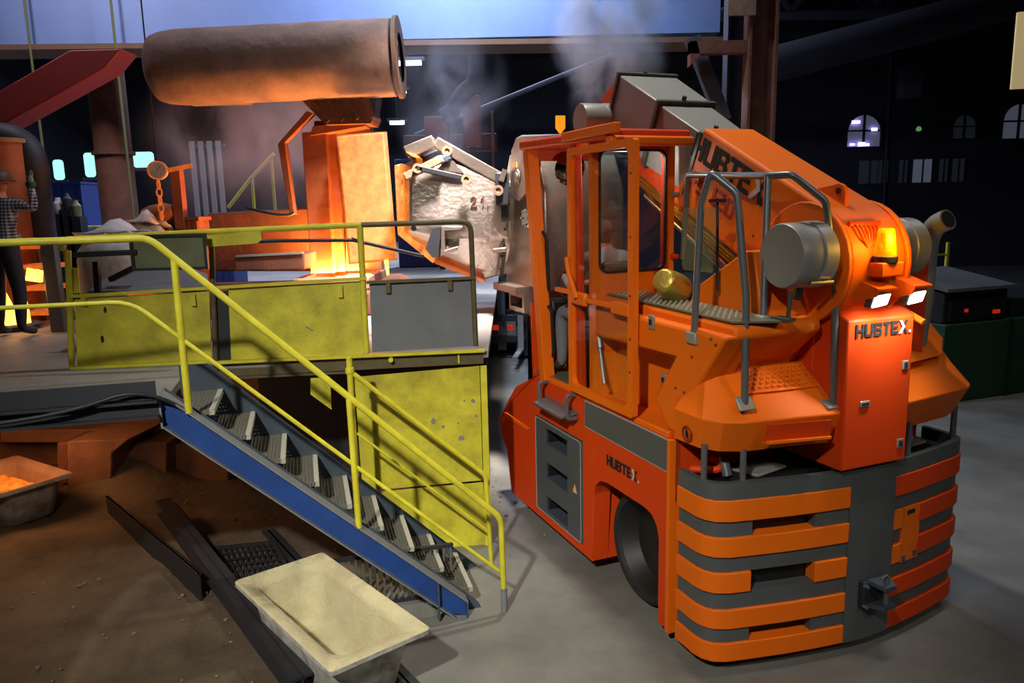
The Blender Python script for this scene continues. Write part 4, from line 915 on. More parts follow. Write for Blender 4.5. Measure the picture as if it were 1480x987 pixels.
# ---- guard rails on the deck and hood
def foot(p, nrm=(0, 0, 1)):
    return M().box(p[0] - .045, p[0] + .045, p[1] - .045, p[1] + .045, p[2] - .006, p[2] + .014)
def rail(path, feet, r=.024):
    o = M().tube(rounded(path, .035, 3), r, 10).build('guard_rail', 'rail_grey', T, smooth=60)
    for p in feet: foot(p).build('rail_foot', 'cover_grey', o, bevel=.01)
    return o
A0 = (0.030, -2.301, 2.318); A1 = (0.030, -2.348, 3.167); A2 = (0.060, -2.406, 3.371); A3 = (0.160, -2.534, 3.239); A4 = (0.200, -2.599, 2.594); A5 = (0.200, -2.619, 1.883)
rail([A0, A1, A2, A3, A4, A5], [])
M().prism([(-.0, A0[1] + .06, A0[2] + .03), (-.0, A0[1] - .05, A0[2] + .03), (.0, A0[1] - .06, A0[2] - .05), (.0, A0[1] + .05, A0[2] - .05)], (.025, 0, 0)).build('rail_foot', 'cover_grey', T, bevel=.01)
M().prism([(A5[0] - .06, A5[1] - .02, A5[2] - .01), (A5[0] + .06, A5[1] - .03, A5[2] - .01), (A5[0] + .06, A5[1] + .03, A5[2] + .07), (A5[0] - .06, A5[1] + .04, A5[2] + .07)], (0, -.02, .006)).build('rail_foot', 'cover_grey', T, bevel=.01)
C0 = (0.800, -1.057, 2.722); C1 = (0.760, -1.162, 3.402); C2 = (0.500, -2.412, 3.346); C3 = (0.550, -2.576, 3.348); C4 = (0.720, -2.696, 3.176); C5 = (0.820, -2.713, 2.609); C6 = (0.860, -2.696, 1.820)
rail([C0, C1, C2, C3, C4, C5, C6], [])
M().prism([(C6[0] - .07, C6[1] - .03, C6[2]), (C6[0] + .05, C6[1] - .04, C6[2]), (C6[0] + .05, C6[1] + .05, C6[2] + .04), (C6[0] - .07, C6[1] + .05, C6[2] + .04)], (0, -.01, .02)).build('rail_foot', 'cover_grey', T, bevel=.008)
D0 = (0.420, -2.507, 2.443); D1 = C2
rail([D0, D1], [D0])
M().tube([(.47, -2.68, 2.45), (.47, -2.69, 2.62)], .014, 6).build('deck_stanchion', 'cover_lip', T)
M().box(.40, .48, -2.74, -2.60, 2.44, 2.46).build('stanchion_foot', 'cover_lip', T)
# mirror on a stalk by the rails
mp = M().tube([(0.400, -2.052, 2.574), (0.400, -2.027, 3.195)], .010, 6).build('mirror_stalk', 'dark_steel', T)
q0 = (0.420, -1.591, 3.149); q1 = (0.420, -1.990, 2.689)
M().prism([(.42, a, b_) for a, b_ in rrect(q1[1], q0[1], q1[2], q0[2], .04, 4)], (.012, 0, 0)).build('wind_shield', 'shield_glass', T, smooth=0)
k = M(); k.box(mp.data.vertices[6].co.x - .03, mp.data.vertices[6].co.x + .03, (0.400, -2.027, 3.195)[1] - .06, (0.400, -2.027, 3.195)[1] + .06, (0.400, -2.027, 3.195)[2] - .012, (0.400, -2.027, 3.195)[2] + .012); k.build('mirror_clamp', 'dark_steel', mp)

# ---- lifting head in front of the cab
hd = M()
hd.side([(1.15, 2.25), (1.15, 3.35), (1.35, 3.75), (2.1, 3.78), (2.3, 3.4), (2.3, 2.25)], .55, 1.55)
head = hd.build('lifting_head', 'steel', T, bevel=.03)
M().prism([(0.450, 1.875, 3.283), (0.450, 1.803, 3.797), (0.450, 1.655, 3.928), (0.450, 1.517, 3.946), (0.450, 0.155, 3.839), (0.450, 0.156, 3.720), (0.450, 1.154, 3.766), (0.450, 1.242, 3.396), (0.450, 1.632, 3.233)], (.10, 0, 0)).build('head_cheek', 'steel', T, bevel=.02)
k = M(); mt = Matrix.Translation((0.445, 1.626, 3.499)) @ Matrix.Rotation(R(-90), 4, 'Y'); k.lathe([(0, .02), (.05, .02), (.055, .01), (.085, .01), (.09, 0)], 24, mt); k.build('cheek_boss', 'steel', T)
bxp = Vector((0.445, 1.678, 3.637)); M().box(bxp.x - .006, bxp.x + .004, bxp.y - .06, bxp.y + .06, bxp.z - .03, bxp.z + .03).build('cheek_label', 'print_warn', T)
mt = Matrix.Translation((.54, 1.45, 3.05)) @ Matrix.Rotation(R(-90), 4, 'Y'); k = M(); k.lathe([(0, .08), (.10, .08), (.12, .05), (.14, 0)], 24, mt); hub = k.build('head_hub', 'chrome', T)
for j in range(6):
    a = R(60 * j); M().cyl((.46, 1.45 + .08 * math.cos(a), 3.05 + .08 * math.sin(a)), (.44, 1.45 + .08 * math.cos(a), 3.05 + .08 * math.sin(a)), .016, 6).build('hub_bolt', 'chrome', hub)
M().box(.60, 1.5, 1.4, 2.3, 1.9, 2.3).build('head_carriage', 'steel', T, bevel=.02)
M().box(.35, .75, 1.5, 2.2, 2.20, 2.28).build('head_shelf', 'steel', T)
k = M(); ring_plate(k, [(1.5, 1.98), (1.95, 1.98), (1.95, 2.2), (1.5, 2.2)], [(1.56, 2.03), (1.9, 2.03), (1.9, 2.15), (1.56, 2.15)], lambda a, b_: (.45, a, b_), (.4, 0, 0)); k.build('head_socket', 'steel', T)
M().box(.7, 1.5, .55, 2.0, .5, 2.0).build('mast', 'black', T)

# ================================================================ people
def figure(name, label, mats, joints, bones, loc=(0, 0, 0), rz=0, parent=None):
    """joints: name -> (x,y,z,r); bones: (a,b,material index). One skinned surface, coloured by nearest bone."""
    me = bpy.data.meshes.new(name + '_net'); ids = {n: i for i, n in enumerate(joints)}
    me.from_pydata([joints[n][:3] for n in joints], [(ids[a], ids[b]) for a, b, _ in bones], [])
    o = bpy.data.objects.new(name + '_net', me); col.objects.link(o)
    o.modifiers.new('skin', 'SKIN'); sub = o.modifiers.new('sub', 'SUBSURF'); sub.levels = 2; sub.render_levels = 2
    for i, n in enumerate(joints):
        r_ = joints[n][3]; r_ = r_ if isinstance(r_, tuple) else (r_, r_)
        me.skin_vertices[0].data[i].radius = r_
    me.skin_vertices[0].data[ids['pelvis']].use_root = True
    dg = bpy.context.evaluated_depsgraph_get(); dg.update()
    body = bpy.data.meshes.new_from_object(o.evaluated_get(dg))
    bpy.data.objects.remove(o)
    body.name = name; body.materials.clear()
    for m_ in mats: body.materials.append(MATS[m_])
    seg = [(Vector(joints[a][:3]), Vector(joints[b][:3]), k) for a, b, k in bones]
    for p in body.polygons:
        best = 1e9
        for a, b, k in seg:
            d = b - a; t = max(0, min(1, (p.center - a).dot(d) / max(d.length_squared, 1e-9))); q = (p.center - a - d * t).length
            if q < best: best = q; p.material_index = k
        p.use_smooth = True
    b = bpy.data.objects.new(name, body); col.objects.link(b); b.location = loc; b.rotation_euler = (0, 0, R(rz))
    return tag(b, label, 'person')
def hand(J, Bn, pre, wrist, palm, dirs, k):
    """palm vertex then five unequal, bent finger chains"""
    J[pre + 'palm'] = tuple(palm) + (.030,); Bn.append((wrist, pre + 'palm', k))
    for i, (d1, d2, L) in enumerate(dirs):
        a = Vector(palm) + Vector(d1) * L * .55; b = a + Vector(d2) * L * .5
        J[pre + 'a%d' % i] = tuple(a) + (.010,); J[pre + 'b%d' % i] = tuple(b) + (.008,)
        Bn.append((pre + 'palm', pre + 'a%d' % i, k)); Bn.append((pre + 'a%d' % i, pre + 'b%d' % i, k))
# worker on the platform: skin 0, shirt 1, trousers 2, shoe 3, glove 4
J = dict(pelvis=(0, 0, .96, (.15, .11)), belly=(.0, .0, 1.14, (.155, .115)), chest=(.0, .02, 1.36, (.175, .125)), collar=(.0, .03, 1.49, (.10, .085)), neck=(.01, .05, 1.56, .058), skull=(.02, .07, 1.66, (.085, .10)), crown=(.02, .07, 1.76, (.075, .09)),
         shR=(.19, .03, 1.45, .075), elR=(.40, .06, 1.385, .055), wrR=(.355, .10, 1.62, .036), shL=(-.19, .03, 1.45, .075), elL=(-.30, .12, 1.18, .055), wrL=(-.20, .36, 1.08, .036),
         hipR=(.10, .0, .90, .105), knR=(.13, .02, .50, .075), anR=(.13, -.02, .10, .05), toR=(.16, .16, .045, .045), hipL=(-.10, 0, .90, .105), knL=(-.14, .05, .50, .075), anL=(-.17, .02, .10, .05), toL=(-.19, .20, .045, .045))
Bn = [('pelvis', 'belly', 1), ('belly', 'chest', 1), ('chest', 'collar', 1), ('collar', 'neck', 0), ('neck', 'skull', 0), ('skull', 'crown', 0), ('chest', 'shR', 1), ('shR', 'elR', 1), ('elR', 'wrR', 1), ('chest', 'shL', 1), ('shL', 'elL', 1), ('elL', 'wrL', 1),
      ('pelvis', 'hipR', 2), ('hipR', 'knR', 2), ('knR', 'anR', 2), ('anR', 'toR', 3), ('pelvis', 'hipL', 2), ('hipL', 'knL', 2), ('knL', 'anL', 2), ('anL', 'toL', 3)]
hand(J, Bn, 'R', 'wrR', (.35, .12, 1.70), [((-.35, .2, .9), (-.1, .3, .95), .085), ((-.12, .2, .97), (0, .25, .95), .095), ((.1, .2, .97), (.1, .25, .95), .09), ((.32, .2, .92), (.2, .25, .9), .075), ((-.9, .1, .4), (-.6, .1, .8), .07)], 4)
hand(J, Bn, 'L', 'wrL', (-.15, .44, 1.06), [((.1, .95, .2), (.1, .9, -.3), .085), ((.25, .95, .05), (.2, .9, -.4), .095), ((.35, .9, -.1), (.3, .85, -.4), .09), ((.45, .85, -.25), (.35, .8, -.5), .075), ((.4, .4, .8), (.3, .7, .5), .07)], 4)
wk = figure('person', 'worker in plaid shirt and helmet raising a gloved hand on the platform', ['skin', 'plaid_shirt', 'trousers_dark', 'shoe', 'glove'], J, Bn, (-5.50, 8.43, 1.88), -6)
M().lathe([(.135, 0), (.128, .03), (.118, .07), (.09, .11), (.05, .132), (0, .138)], 20, Matrix.Translation((.02, .07, 1.69))).build('helmet_shell', 'helmet', wk)
M().lathe([(.10, 0), (.160, -.008), (.160, .006), (.12, .012)], 20, Matrix.Translation((.02, .08, 1.69))).build('helmet_brim', 'helmet', wk)
M().lathe([(.045, 0), (.05, .02), (.046, .05)], 14, Matrix.Translation((.354, .105, 1.62))).build('glove_cuff', 'green_cuff', wk)
M().lathe([(.158, 0), (.160, .03)], 20, Matrix.Translation((0, 0, .97)) @ Matrix.Diagonal((1, .78, 1, 1))).build('belt', 'black', wk)
for s in (-1, 1): M().lathe([(0, .02), (.012, .012), (.018, 0)], 8, Matrix.Translation((.02 + s * .088, .07, 1.655)) @ Matrix.Rotation(R(90 * s), 4, 'Y')).build('ear', 'skin', wk)
k = M().prism([(.012, .155, 1.655), (.028, .155, 1.655), (.02, .185, 1.64)], (0, 0, .03)); k.build('nose', 'skin', wk)

# operator seated in the cab, in the truck's own axes
J = dict(pelvis=(.42, -.42, 2.22, (.15, .12)), belly=(.42, -.44, 2.40, (.15, .12)), chest=(.42, -.43, 2.60, (.17, .125)), collar=(.42, -.42, 2.79, (.11, .09)), neck=(.41, -.40, 2.84, .056), skull=(.39, -.37, 2.93, (.082, .098)), crown=(.39, -.38, 3.01, (.07, .085)),
         shR=(.62, -.42, 2.73, .078), elR=(.66, -.28, 2.46, .055), wrR=(.52, -.02, 2.44, .036), shL=(.22, -.42, 2.73, .078), elL=(.14, -.32, 2.46, .055), wrL=(.20, -.06, 2.52, .036),
         hipR=(.52, -.36, 2.20, .10), knR=(.52, .02, 2.22, .078), anR=(.52, .06, 1.72, .05), toR=(.52, .22, 1.65, .045), hipL=(.32, -.36, 2.20, .10), knL=(.20, .02, 2.20, .078), anL=(.18, -.02, 1.72, .05), toL=(.16, .12, 1.65, .045))
Bn = [('pelvis', 'belly', 1), ('belly', 'chest', 1), ('chest', 'collar', 1), ('collar', 'neck', 0), ('neck', 'skull', 0), ('skull', 'crown', 4), ('chest', 'shR', 1), ('shR', 'elR', 1), ('elR', 'wrR', 0), ('chest', 'shL', 1), ('shL', 'elL', 1), ('elL', 'wrL', 1),
      ('pelvis', 'hipR', 2), ('hipR', 'knR', 2), ('knR', 'anR', 2), ('anR', 'toR', 3), ('pelvis', 'hipL', 2), ('hipL', 'knL', 2), ('knL', 'anL', 2), ('anL', 'toL', 3)]
for pre, wr, p in (('L', 'wrL', (.225, .02, 2.525)), ('R', 'wrR', (.49, .05, 2.45))):
    s = 1 if pre == 'L' else -1
    hand(J, Bn, pre, wr, p, [((.3 * s, .85, .35), (.5 * s, .5, -.7), .085), ((.35 * s, .9, .15), (.5 * s, .5, -.7), .09), ((.4 * s, .9, -.05), (.5 * s, .4, -.75), .085), ((.4 * s, .85, -.3), (.4 * s, .3, -.8), .07), ((.8 * s, .4, .3), (.6 * s, .8, 0), .065)], 0)
op = figure('person', 'seated driver in grey shirt and trousers inside the orange cab', ['skin', 'shirt_grey', 'trousers_grey', 'shoe', 'hair'], J, Bn, (0.30, 7.14, 0), 22.3)
M().lathe([(.07, -.07), (.09, -.03), (.097, .03), (.09, .08), (.06, .125), (0, .135)], 18, Matrix.Translation((.39, -.405, 2.925)) @ Matrix.Diagonal((.98, 1.1, 1, 1))).build('hair', 'hair', op)
for s in (-1, 1): M().lathe([(0, .02), (.012, .012), (.018, 0)], 8, Matrix.Translation((.39 + s * .085, -.37, 2.92)) @ Matrix.Rotation(R(90 * s), 4, 'Y')).build('ear', 'skin', op)

# ================================================================ gold hood lying on the truck's deck
gh = thing('heat_protection_hood', 'gold foil heat protection hood lying on the truck deck', 'hood', (0.30, 7.14, 0), 22.3)
cx, cy, cz = .31, -1.62, 2.462
mt = Matrix.Translation((cx, cy, cz + .115)) @ Euler((R(68), R(-6), R(-58)), 'XYZ').to_matrix().to_4x4()
M().lathe([(0, .155), (.066, .155), (.082, .148), (.09, .13), (.108, .03), (.118, -.08), (.114, -.13), (.107, -.13), (.105, -.05), (.08, .12), (0, .13)], 22, mt).build('hood_body', 'gold_foil', gh, smooth=50)
M().lathe([(.112, -.14), (.126, -.136), (.124, -.105), (.112, -.105)], 22, mt).build('hood_brim', 'black', gh)
M().lathe([(0, -.10), (.06, -.104), (.096, -.112), (.106, -.125)], 22, mt).build('visor', 'gold_foil', gh)

# ================================================================ charging ladle held in front of the truck
ld = thing('charging_ladle', 'silver foil-faced ladle with glowing mouth held up by the truck', 'ladle', (0, 0, 0))
Y0 = 9.35
front = [(-1.146, 9.200, 3.618), (-1.080, 9.200, 3.663), (-0.637, 9.200, 3.685), (-0.279, 9.200, 3.552), (-0.040, 9.200, 3.420), (-0.019, 9.200, 2.924), (-0.300, 9.200, 2.809), (-0.871, 9.200, 2.821), (-1.178, 9.200, 2.909)]
mid = [(-1.264, 9.500, 3.682), (-1.077, 9.500, 3.791), (-0.629, 9.500, 3.797), (-0.236, 9.500, 3.659), (0.077, 9.500, 3.506), (0.070, 9.500, 2.391), (-0.324, 9.500, 2.298), (-0.910, 9.500, 2.548), (-1.302, 9.500, 2.876)]
back = [(p[0], 10.6, p[2]) for p in mid]
k = M(); n = 9
k.add(front + mid + back, [tuple(range(n))] + [(i, (i + 1) % n, n + (i + 1) % n, n + i) for i in range(n)] + [(n + i, n + (i + 1) % n, 2 * n + (i + 1) % n, 2 * n + i) for i in range(n)] + [tuple(range(2 * n, 3 * n))])
k.build('ladle_body', 'foil', ld, bevel=.03)
k = M(); a, b = Vector(mid[0]), Vector(mid[8])
k.prism([a + Vector((-.07, -.22, .0)), a + Vector((.04, -.27, .02)), b + Vector((.04, -.27, -.02)), b + Vector((-.03, -.22, 0))], (0, 1.3, 0)); k.build('mouth_rim', 'hot_rim', ld, bevel=.015)
k = M(); c_ = Vector(mid[7]); k.prism([b + Vector((-.03, -.2, 0)), b + Vector((.05, -.2, .02)), c_ + Vector((-.02, -.2, .09)), c_ + Vector((-.02, -.2, -.02))], (0, 1.2, 0)); k.build('pouring_lip', 'hot_rim', ld)
k = M(); k.prism([c_ + Vector((0, -.14, .02)), c_ + Vector((0, -.14, -.03)), Vector(mid[6]) + Vector((0, -.14, -.03)), Vector(mid[6]) + Vector((0, -.14, .01))], (0, 1.0, 0)); k.build('hot_seam', 'hot_and_lit', ld)
# support bracket, bosses and lid links
k = M(); k.prism([(-0.788, 9.050, 2.969), (-0.547, 9.050, 2.964), (-0.548, 9.050, 2.932), (-0.750, 9.050, 2.913), (-0.758, 9.050, 2.689), (-0.603, 9.050, 2.734), (-0.621, 9.050, 2.686), (-0.809, 9.050, 2.626)], (0, .2, 0)); k.build('side_bracket', 'steel', ld, bevel=.006)
k = M(); k.prism([(-0.898, 9.100, 2.946), (-0.800, 9.100, 2.960), (-0.838, 9.100, 2.607), (-0.911, 9.100, 2.609), (-0.988, 9.100, 2.707)], (0, .2, 0)); k.build('side_bracket', 'dark_steel', ld)
p = Vector((-1.125, 9.180, 2.949)); M().cyl(p, p + Vector((0, .06, 0)), .032, 14).build('pin_hole', 'black', ld)
def link(name, a, b, w_, d_, mm): return M().bar(a, b, d_, w_).build(name, mm, ld, bevel=.012)
link('lid_arm', (-1.179, 9.400, 3.819), (-0.846, 9.400, 3.939), .14, .5, 'steel')
link('lid_arm', (-0.837, 9.300, 3.931), (-0.088, 9.300, 3.503), .13, .22, 'steel')
k = M(); k.prism([(-1.172, 9.100, 3.823), (-1.095, 9.100, 3.767), (-1.016, 9.100, 3.750), (-1.062, 9.100, 3.797)], (0, .5, 0)); k.build('lid_edge', 'hot_rim', ld)
link('lid_link', (-1.193, 9.100, 3.536), (-0.747, 9.100, 3.737), .09, .10, 'refractory')
k = M(); k.prism([(-0.753, 9.150, 3.701), (-0.632, 9.150, 3.714), (-0.517, 9.150, 3.571), (-0.820, 9.150, 3.608)], (0, .08, 0)); k.build('lid_gusset', 'steel', ld)
link('hydraulic_link', (-1.034, 9.000, 3.630), (-0.526, 9.000, 3.511), .065, .06, 'dark_steel')
for p, r_ in (((-1.030, 8.970, 3.628), .055), ((-0.478, 8.970, 3.493), .06), ((-0.119, 8.970, 3.362), .06), ((-0.696, 9.100, 3.820), .06)):
    p = Vector(p); q = M(); q.lathe([(.0, .01), (r_ * .45, .01), (r_ * .5, 0), (r_, 0), (r_, .12)], 16, Matrix.Translation(p) @ Matrix.Rotation(R(-90), 4, 'X')); q.build('pivot_boss', 'refractory', ld)
k = M(); p = Vector((-0.150, 9.050, 3.465)); k.box(p.x, p.x + .16, 9.0, 9.2, p.z - .28, p.z + .10); k.build('hinge_block', 'dark_steel', ld, bevel=.02)
M().bar((-0.086, 9.000, 3.463), (-0.035, 9.000, 3.593), .06, .06).build('hinge_ear', 'steel', ld)
k = M(); p = Vector((-0.062, 9.120, 3.166)); k.box(p.x - .03, p.x + .05, 9.05, 9.2, p.z - .16, p.z + .14); k.build('burn_guard', 'black', ld)
link('ladle_collar', (0.025, 9.250, 3.467), (-0.133, 9.350, 2.358), .06, .10, 'steel')
for t in range(7):
    p = Vector((0.025, 9.170, 3.465)).lerp(Vector((-0.132, 9.270, 2.365)), (t + .5) / 7); M().cyl(p, p + Vector((0, -.03, 0)), .018, 6).build('collar_bolt', 'chrome', ld)
link('ladle_foot', (-0.203, 9.100, 2.674), (-0.041, 9.100, 2.687), .05, .16, 'steel')
k = M(); fz = Vector((-0.443, 9.193, 3.190)); 
def stroke(k, a, b): k.bar(fz + Vector((a[0], 0, a[1])), fz + Vector((b[0], 0, b[1])), .012, .018, up=(0, 1, 0))
S2 = [((0, .09), (.03, .11)), ((.03, .11), (.06, .09)), ((.06, .09), (0, 0)), ((0, 0), (.07, 0))]
S1 = [((.12, .08), (.15, .11)), ((.15, .11), (.14, 0))]
for nm, ss in (('chalk_digit', S2), ('chalk_digit', S1), ('chalk_dot', [((.19, .0), (.205, .0))])):
    k = M()
    for a, b in ss: stroke(k, a, b)
    k.build(nm, 'rust', ld, smooth=0)
# the stand behind: post under the ladle so it is carried by the lifting head
M().bar((0.032, 9.900, 2.902), (0.456, 9.600, 2.901), .5, .7).build('coupling', 'steel', ld, bevel=.03)
for px in (663, 690): M().bar(((-0.678, 10.200, 2.475)[0] + (px - 663) * .0095, 10.2, 1.4), ((-0.678, 10.200, 2.475)[0] + (px - 663) * .0095, 10.2, 2.5), .08, .08).build('ladle_leg', 'blue', ld)

# ================================================================ forklift far behind
fk = thing('forklift', 'dark forklift with raised mast and bare forks behind the yellow wall', 'forklift', (-0.212, 15.952, -0.000), -8)
k = M(); k.box(-.55, .55, .5, 2.3, .25, 1.0); k.prism([(-.5, 1.5, 1.0), (.5, 1.5, 1.0), (.5, 2.3, 1.0), (-.5, 2.3, 1.0)], (0, 0, .3)); k.build('body', 'dark_steel', fk, bevel=.05)
for s in (-1, 1):
    M().box(s * .36 - .05, s * .36 + .05, -.05, .08, .08, 2.2).build('mast_rail', 'stair_steel', fk)
    M().box(s * .50 - .06, s * .50 + .06, .0, .12, .08, 2.2).build('mast_rail', 'dark_steel', fk)
    k = M(); k.box(s * .42 - .06, s * .42 + .06, -.16, -.12, .22, .95); k.prism([(s * .42 - .06, -.16, .22), (s * .42 + .06, -.16, .22), (s * .42 + .05, -1.1, .23), (s * .42 - .05, -1.1, .23)], (0, 0, .04)); k.build('fork', 'cover_grey', fk)
    wt = M(); wt.lathe([(0, 0), (.15, 0), (.27, .02), (.30, .05), (.30, .20), (.27, .23), (0, .23)], 24, Matrix.Translation((s * .60 - .115, .35, .30)) @ Matrix.Rotation(R(90), 4, 'Y')); wt.build('wheel', 'rubber', fk)
    M().bar((s * .5, .55, 1.0), (s * .45, .8, 2.15), .07, .07).build('roof_post', 'container_blue', fk); M().bar((s * .5, 2.1, 1.3), (s * .45, 1.9, 2.15), .07, .07).build('roof_post', 'dark_steel', fk)
for z0, z1 in ((.82, .95), (.42, .52)): M().box(-.52, .52, -.12, -.04, z0, z1).build('carriage_bar', 'dark_steel', fk)
M().box(-.08, .08, 0, .1, .2, 1.9).build('lift_cylinder', 'rail_grey', fk); M().box(-.5, .5, .75, 1.95, 2.13, 2.2).build('overhead_guard', 'dark_steel', fk)
M().box(-.3, .3, .3, .5, .3, .8).build('front_panel', 'cover_grey', fk)
for x in (-.18, .12): M().box(x, x + .12, -.02, .06, .62, .72).build('tail_light', 'led_red', fk)

# ================================================================ furnace on the platform
fu = thing('furnace', 'furnace body with steaming bright bath behind the yellow railing', 'furnace', (-2.886, 10.400, 2.006))
fx, fy, fz_ = fu.location
fu.location = (fx, 10.4, 1.88)
def L(p): return Vector(p) - fu.location
k = M(); k.box(-1.6, 1.15, -.9, .9, 0, .30); k.build('furnace_base', 'rust', fu, bevel=.03)
k = M(); ring_plate(k, [(.15, -.7), (1.1, -.7), (1.1, .7), (.15, .7)], [(.25, -.6), (1.02, -.6), (1.02, .6), (.25, .6)], lambda a, b: (a, b, .30), (0, 0, .16)); k.build('bath_rim', 'refractory', fu, bevel=.02)
M().box(.25, 1.02, -.6, .6, .30, .40).build('molten_bath', 'molten', fu)
l = bpy.data.lights.new('bath_glow', 'AREA'); l.shape = 'RECTANGLE'; l.size = .7; l.size_y = .6; l.energy = 760; l.color = (1, .36, .07)
o = bpy.data.objects.new('bath_glow', l); col.objects.link(o); o.parent = fu; o.location = (.45, .32, .46); o.rotation_euler = (R(180), 0, 0)
l = bpy.data.lights.new('mouth_glow', 'POINT'); l.energy = 30; l.color = (1, .42, .12); l.shadow_soft_size = .2
o = bpy.data.objects.new('mouth_glow', l); col.objects.link(o); o.parent = fu; o.location = (.95, -.9, .75)
k = M(); k.prism([L((-4.379, 11.200, 2.345)), L((-2.830, 11.200, 2.311)), L((-2.770, 11.200, 3.217)), L((-4.304, 11.200, 3.173))], (0, .5, 0)); k.build('furnace_wall', 'rust', fu, bevel=.02)
k = M(); k.prism([L((-3.464, 9.700, 2.452)), L((-2.580, 9.700, 2.450)), L((-2.566, 9.700, 2.657)), L((-3.449, 9.700, 2.625))], (0, .6, 0)); k.build('charge_box', 'rust', fu, bevel=.02)
k = M(); k.prism([L((-3.425, 9.680, 2.625)), L((-2.587, 9.680, 2.650)), L((-2.585, 9.680, 2.676)), L((-3.423, 9.680, 2.651))], (0, .05, 0)); k.build('charge_box_rim', 'cover_grey', fu)
# upright frame beside the hot lid
for a, b, c, d, yy, nm, mm in ((452, 485, 195, 392, 10.5, 'frame_post', 'orange_lit'), (470, 500, 180, 392, 10.7, 'frame_post', 'orange_lit')):
    sc = yy / 1117
    x0 = (a - 740) * sc; x1 = (b - 740) * sc; zz0 = 1.9; zz1 = 3.2 + (301 - c) * sc
    k = M(); k.box(x0 - fx, x1 - fx, yy - 10.4, yy - 10.4 + .25, zz0 - 1.88, zz1 - 1.88); k.build(nm, mm, fu, bevel=.015)
k = M(); k.prism([L((-2.586, 10.450, 4.145)), L((-2.542, 10.450, 4.267)), L((-1.852, 10.450, 4.305)), L((-1.855, 10.450, 4.252))], (0, .4, 0)); k.build('frame_top', 'orange_lit', fu)
k = M(); k.prism([L((-2.179, 10.800, 4.293)), L((-1.850, 10.800, 4.322)), L((-1.793, 10.800, 2.322)), L((-2.295, 10.800, 2.333))], (0, .2, 0)); k.build('frame_back', 'rust', fu)

hl = thing('glowing_slab', 'glowing hot slab lid standing upright above the furnace bath', 'hot slab', (0, 0, 0))
k = M(); k.prism([(-2.138, 10.000, 4.089), (-1.554, 10.000, 4.127), (-1.499, 10.050, 2.540), (-2.085, 10.050, 2.500)], (.02, .16, 0)); k.build('lid_face', 'hot_slab', hl, bevel=.02)
k = M(); k.prism([(-2.182, 10.170, 4.121), (-1.563, 10.170, 4.151), (-1.514, 10.200, 2.512), (-2.126, 10.200, 2.471)], (.02, .06, 0)); k.build('lid_frame', 'hot_and_lit', hl)
k = M(); k.prism([(-1.630, 10.020, 2.527), (-1.576, 10.020, 2.535), (-1.577, 10.020, 2.329), (-1.604, 10.020, 2.330)], (0, .03, 0)); k.build('metal_drip', 'flame', hl)

# bent steel arm
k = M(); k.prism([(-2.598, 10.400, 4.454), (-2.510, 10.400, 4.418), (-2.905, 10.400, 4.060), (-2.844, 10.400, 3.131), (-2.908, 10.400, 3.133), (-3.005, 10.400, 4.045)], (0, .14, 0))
tag(k.build('bent_arm', 'orange_lit', bevel=.01), 'bent orange-lit steel arm left of the furnace frame', 'steel arm')
k = M().tube(bez((-2.823, 10.300, 3.168), (-2.876, 10.300, 3.062), (-3.454, 10.300, 3.236), 8), .02, 8)
tag(k.build('furnace_hose', 'dark_steel', smooth=60), 'dark hose curving away from the bent arm', 'hose')

# extraction hood
hd = thing('extraction_hood', 'long round extraction hood lit orange from below over the furnace', 'hood', (0, 0, 0))
P, Q = Vector((-4.127, 10.300, 5.002)), Vector((-1.502, 10.300, 5.064))
k = M(); pts = [P.lerp(Q, t) for t in (-.13, -.115, -.07, 0, .3, .7, 1.0)]
k.tube(pts, .46, 32, radii=[.34, .40, .44, .46, .465, .47, .475]); k.build('hood_shell', 'hood_refractory', hd, smooth=60)
ax = (Q - P).normalized()
k = M(); mt = Matrix.Translation(Q + ax * .0) @ ax.to_track_quat('Z', 'Y').to_matrix().to_4x4()
k.lathe([(0, .10), (.47, .08), (.475, 0)], 32, mt); k.build('end_cap', 'hood_refractory', hd)
k = M(); k.lathe([(.30, .12), (.50, .12), (.50, .17), (.30, .17)], 32, mt); k.build('end_flange', 'girder_flange', hd)
k = M(); k.prism([(-4.111, 10.200, 4.557), (-3.338, 10.200, 4.557), (-3.258, 10.200, 4.682), (-3.779, 10.200, 4.727), (-4.085, 10.200, 4.649)], (0, .35, 0)); k.build('hood_pocket', 'hood_refractory', hd, bevel=.015)
k = M(); k.prism([(-2.716, 10.300, 4.676), (-1.819, 10.300, 4.733), (-1.715, 10.300, 4.355), (-1.755, 10.300, 4.270), (-2.344, 10.300, 4.266)], (0, .6, 0)); k.build('hood_neck', 'rust', hd)
for t in range(4):
    a = Vector((-2.577, 10.270, 4.652)).lerp(Vector((-1.912, 10.270, 4.697)), t / 3); b = Vector((-2.299, 10.270, 4.296)).lerp(Vector((-1.729, 10.270, 4.335)), t / 3)
    M().bar(a, b, .03, .05).build('neck_rib', 'rust', hd)
k = M(); k.prism([(-1.840, 10.400, 4.680), (-1.661, 10.400, 4.693), (-1.735, 10.400, 4.306), (-1.802, 10.400, 4.394)], (0, .4, 0)); k.build('neck_end', 'dark_steel', hd)
k = M(); p = Vector((-2.186, 11.300, 5.109)); k.box(p.x - .2, p.x + .2, 11.2, 11.6, 1.88, 5.3); k.build('hood_mast', 'rust', hd)
k = M(); k.bar(Vector((p.x, 11.2, 5.0)), Vector((p.x, 10.5, 5.0)), .3, .3); k.build('hood_arm', 'rust', hd)

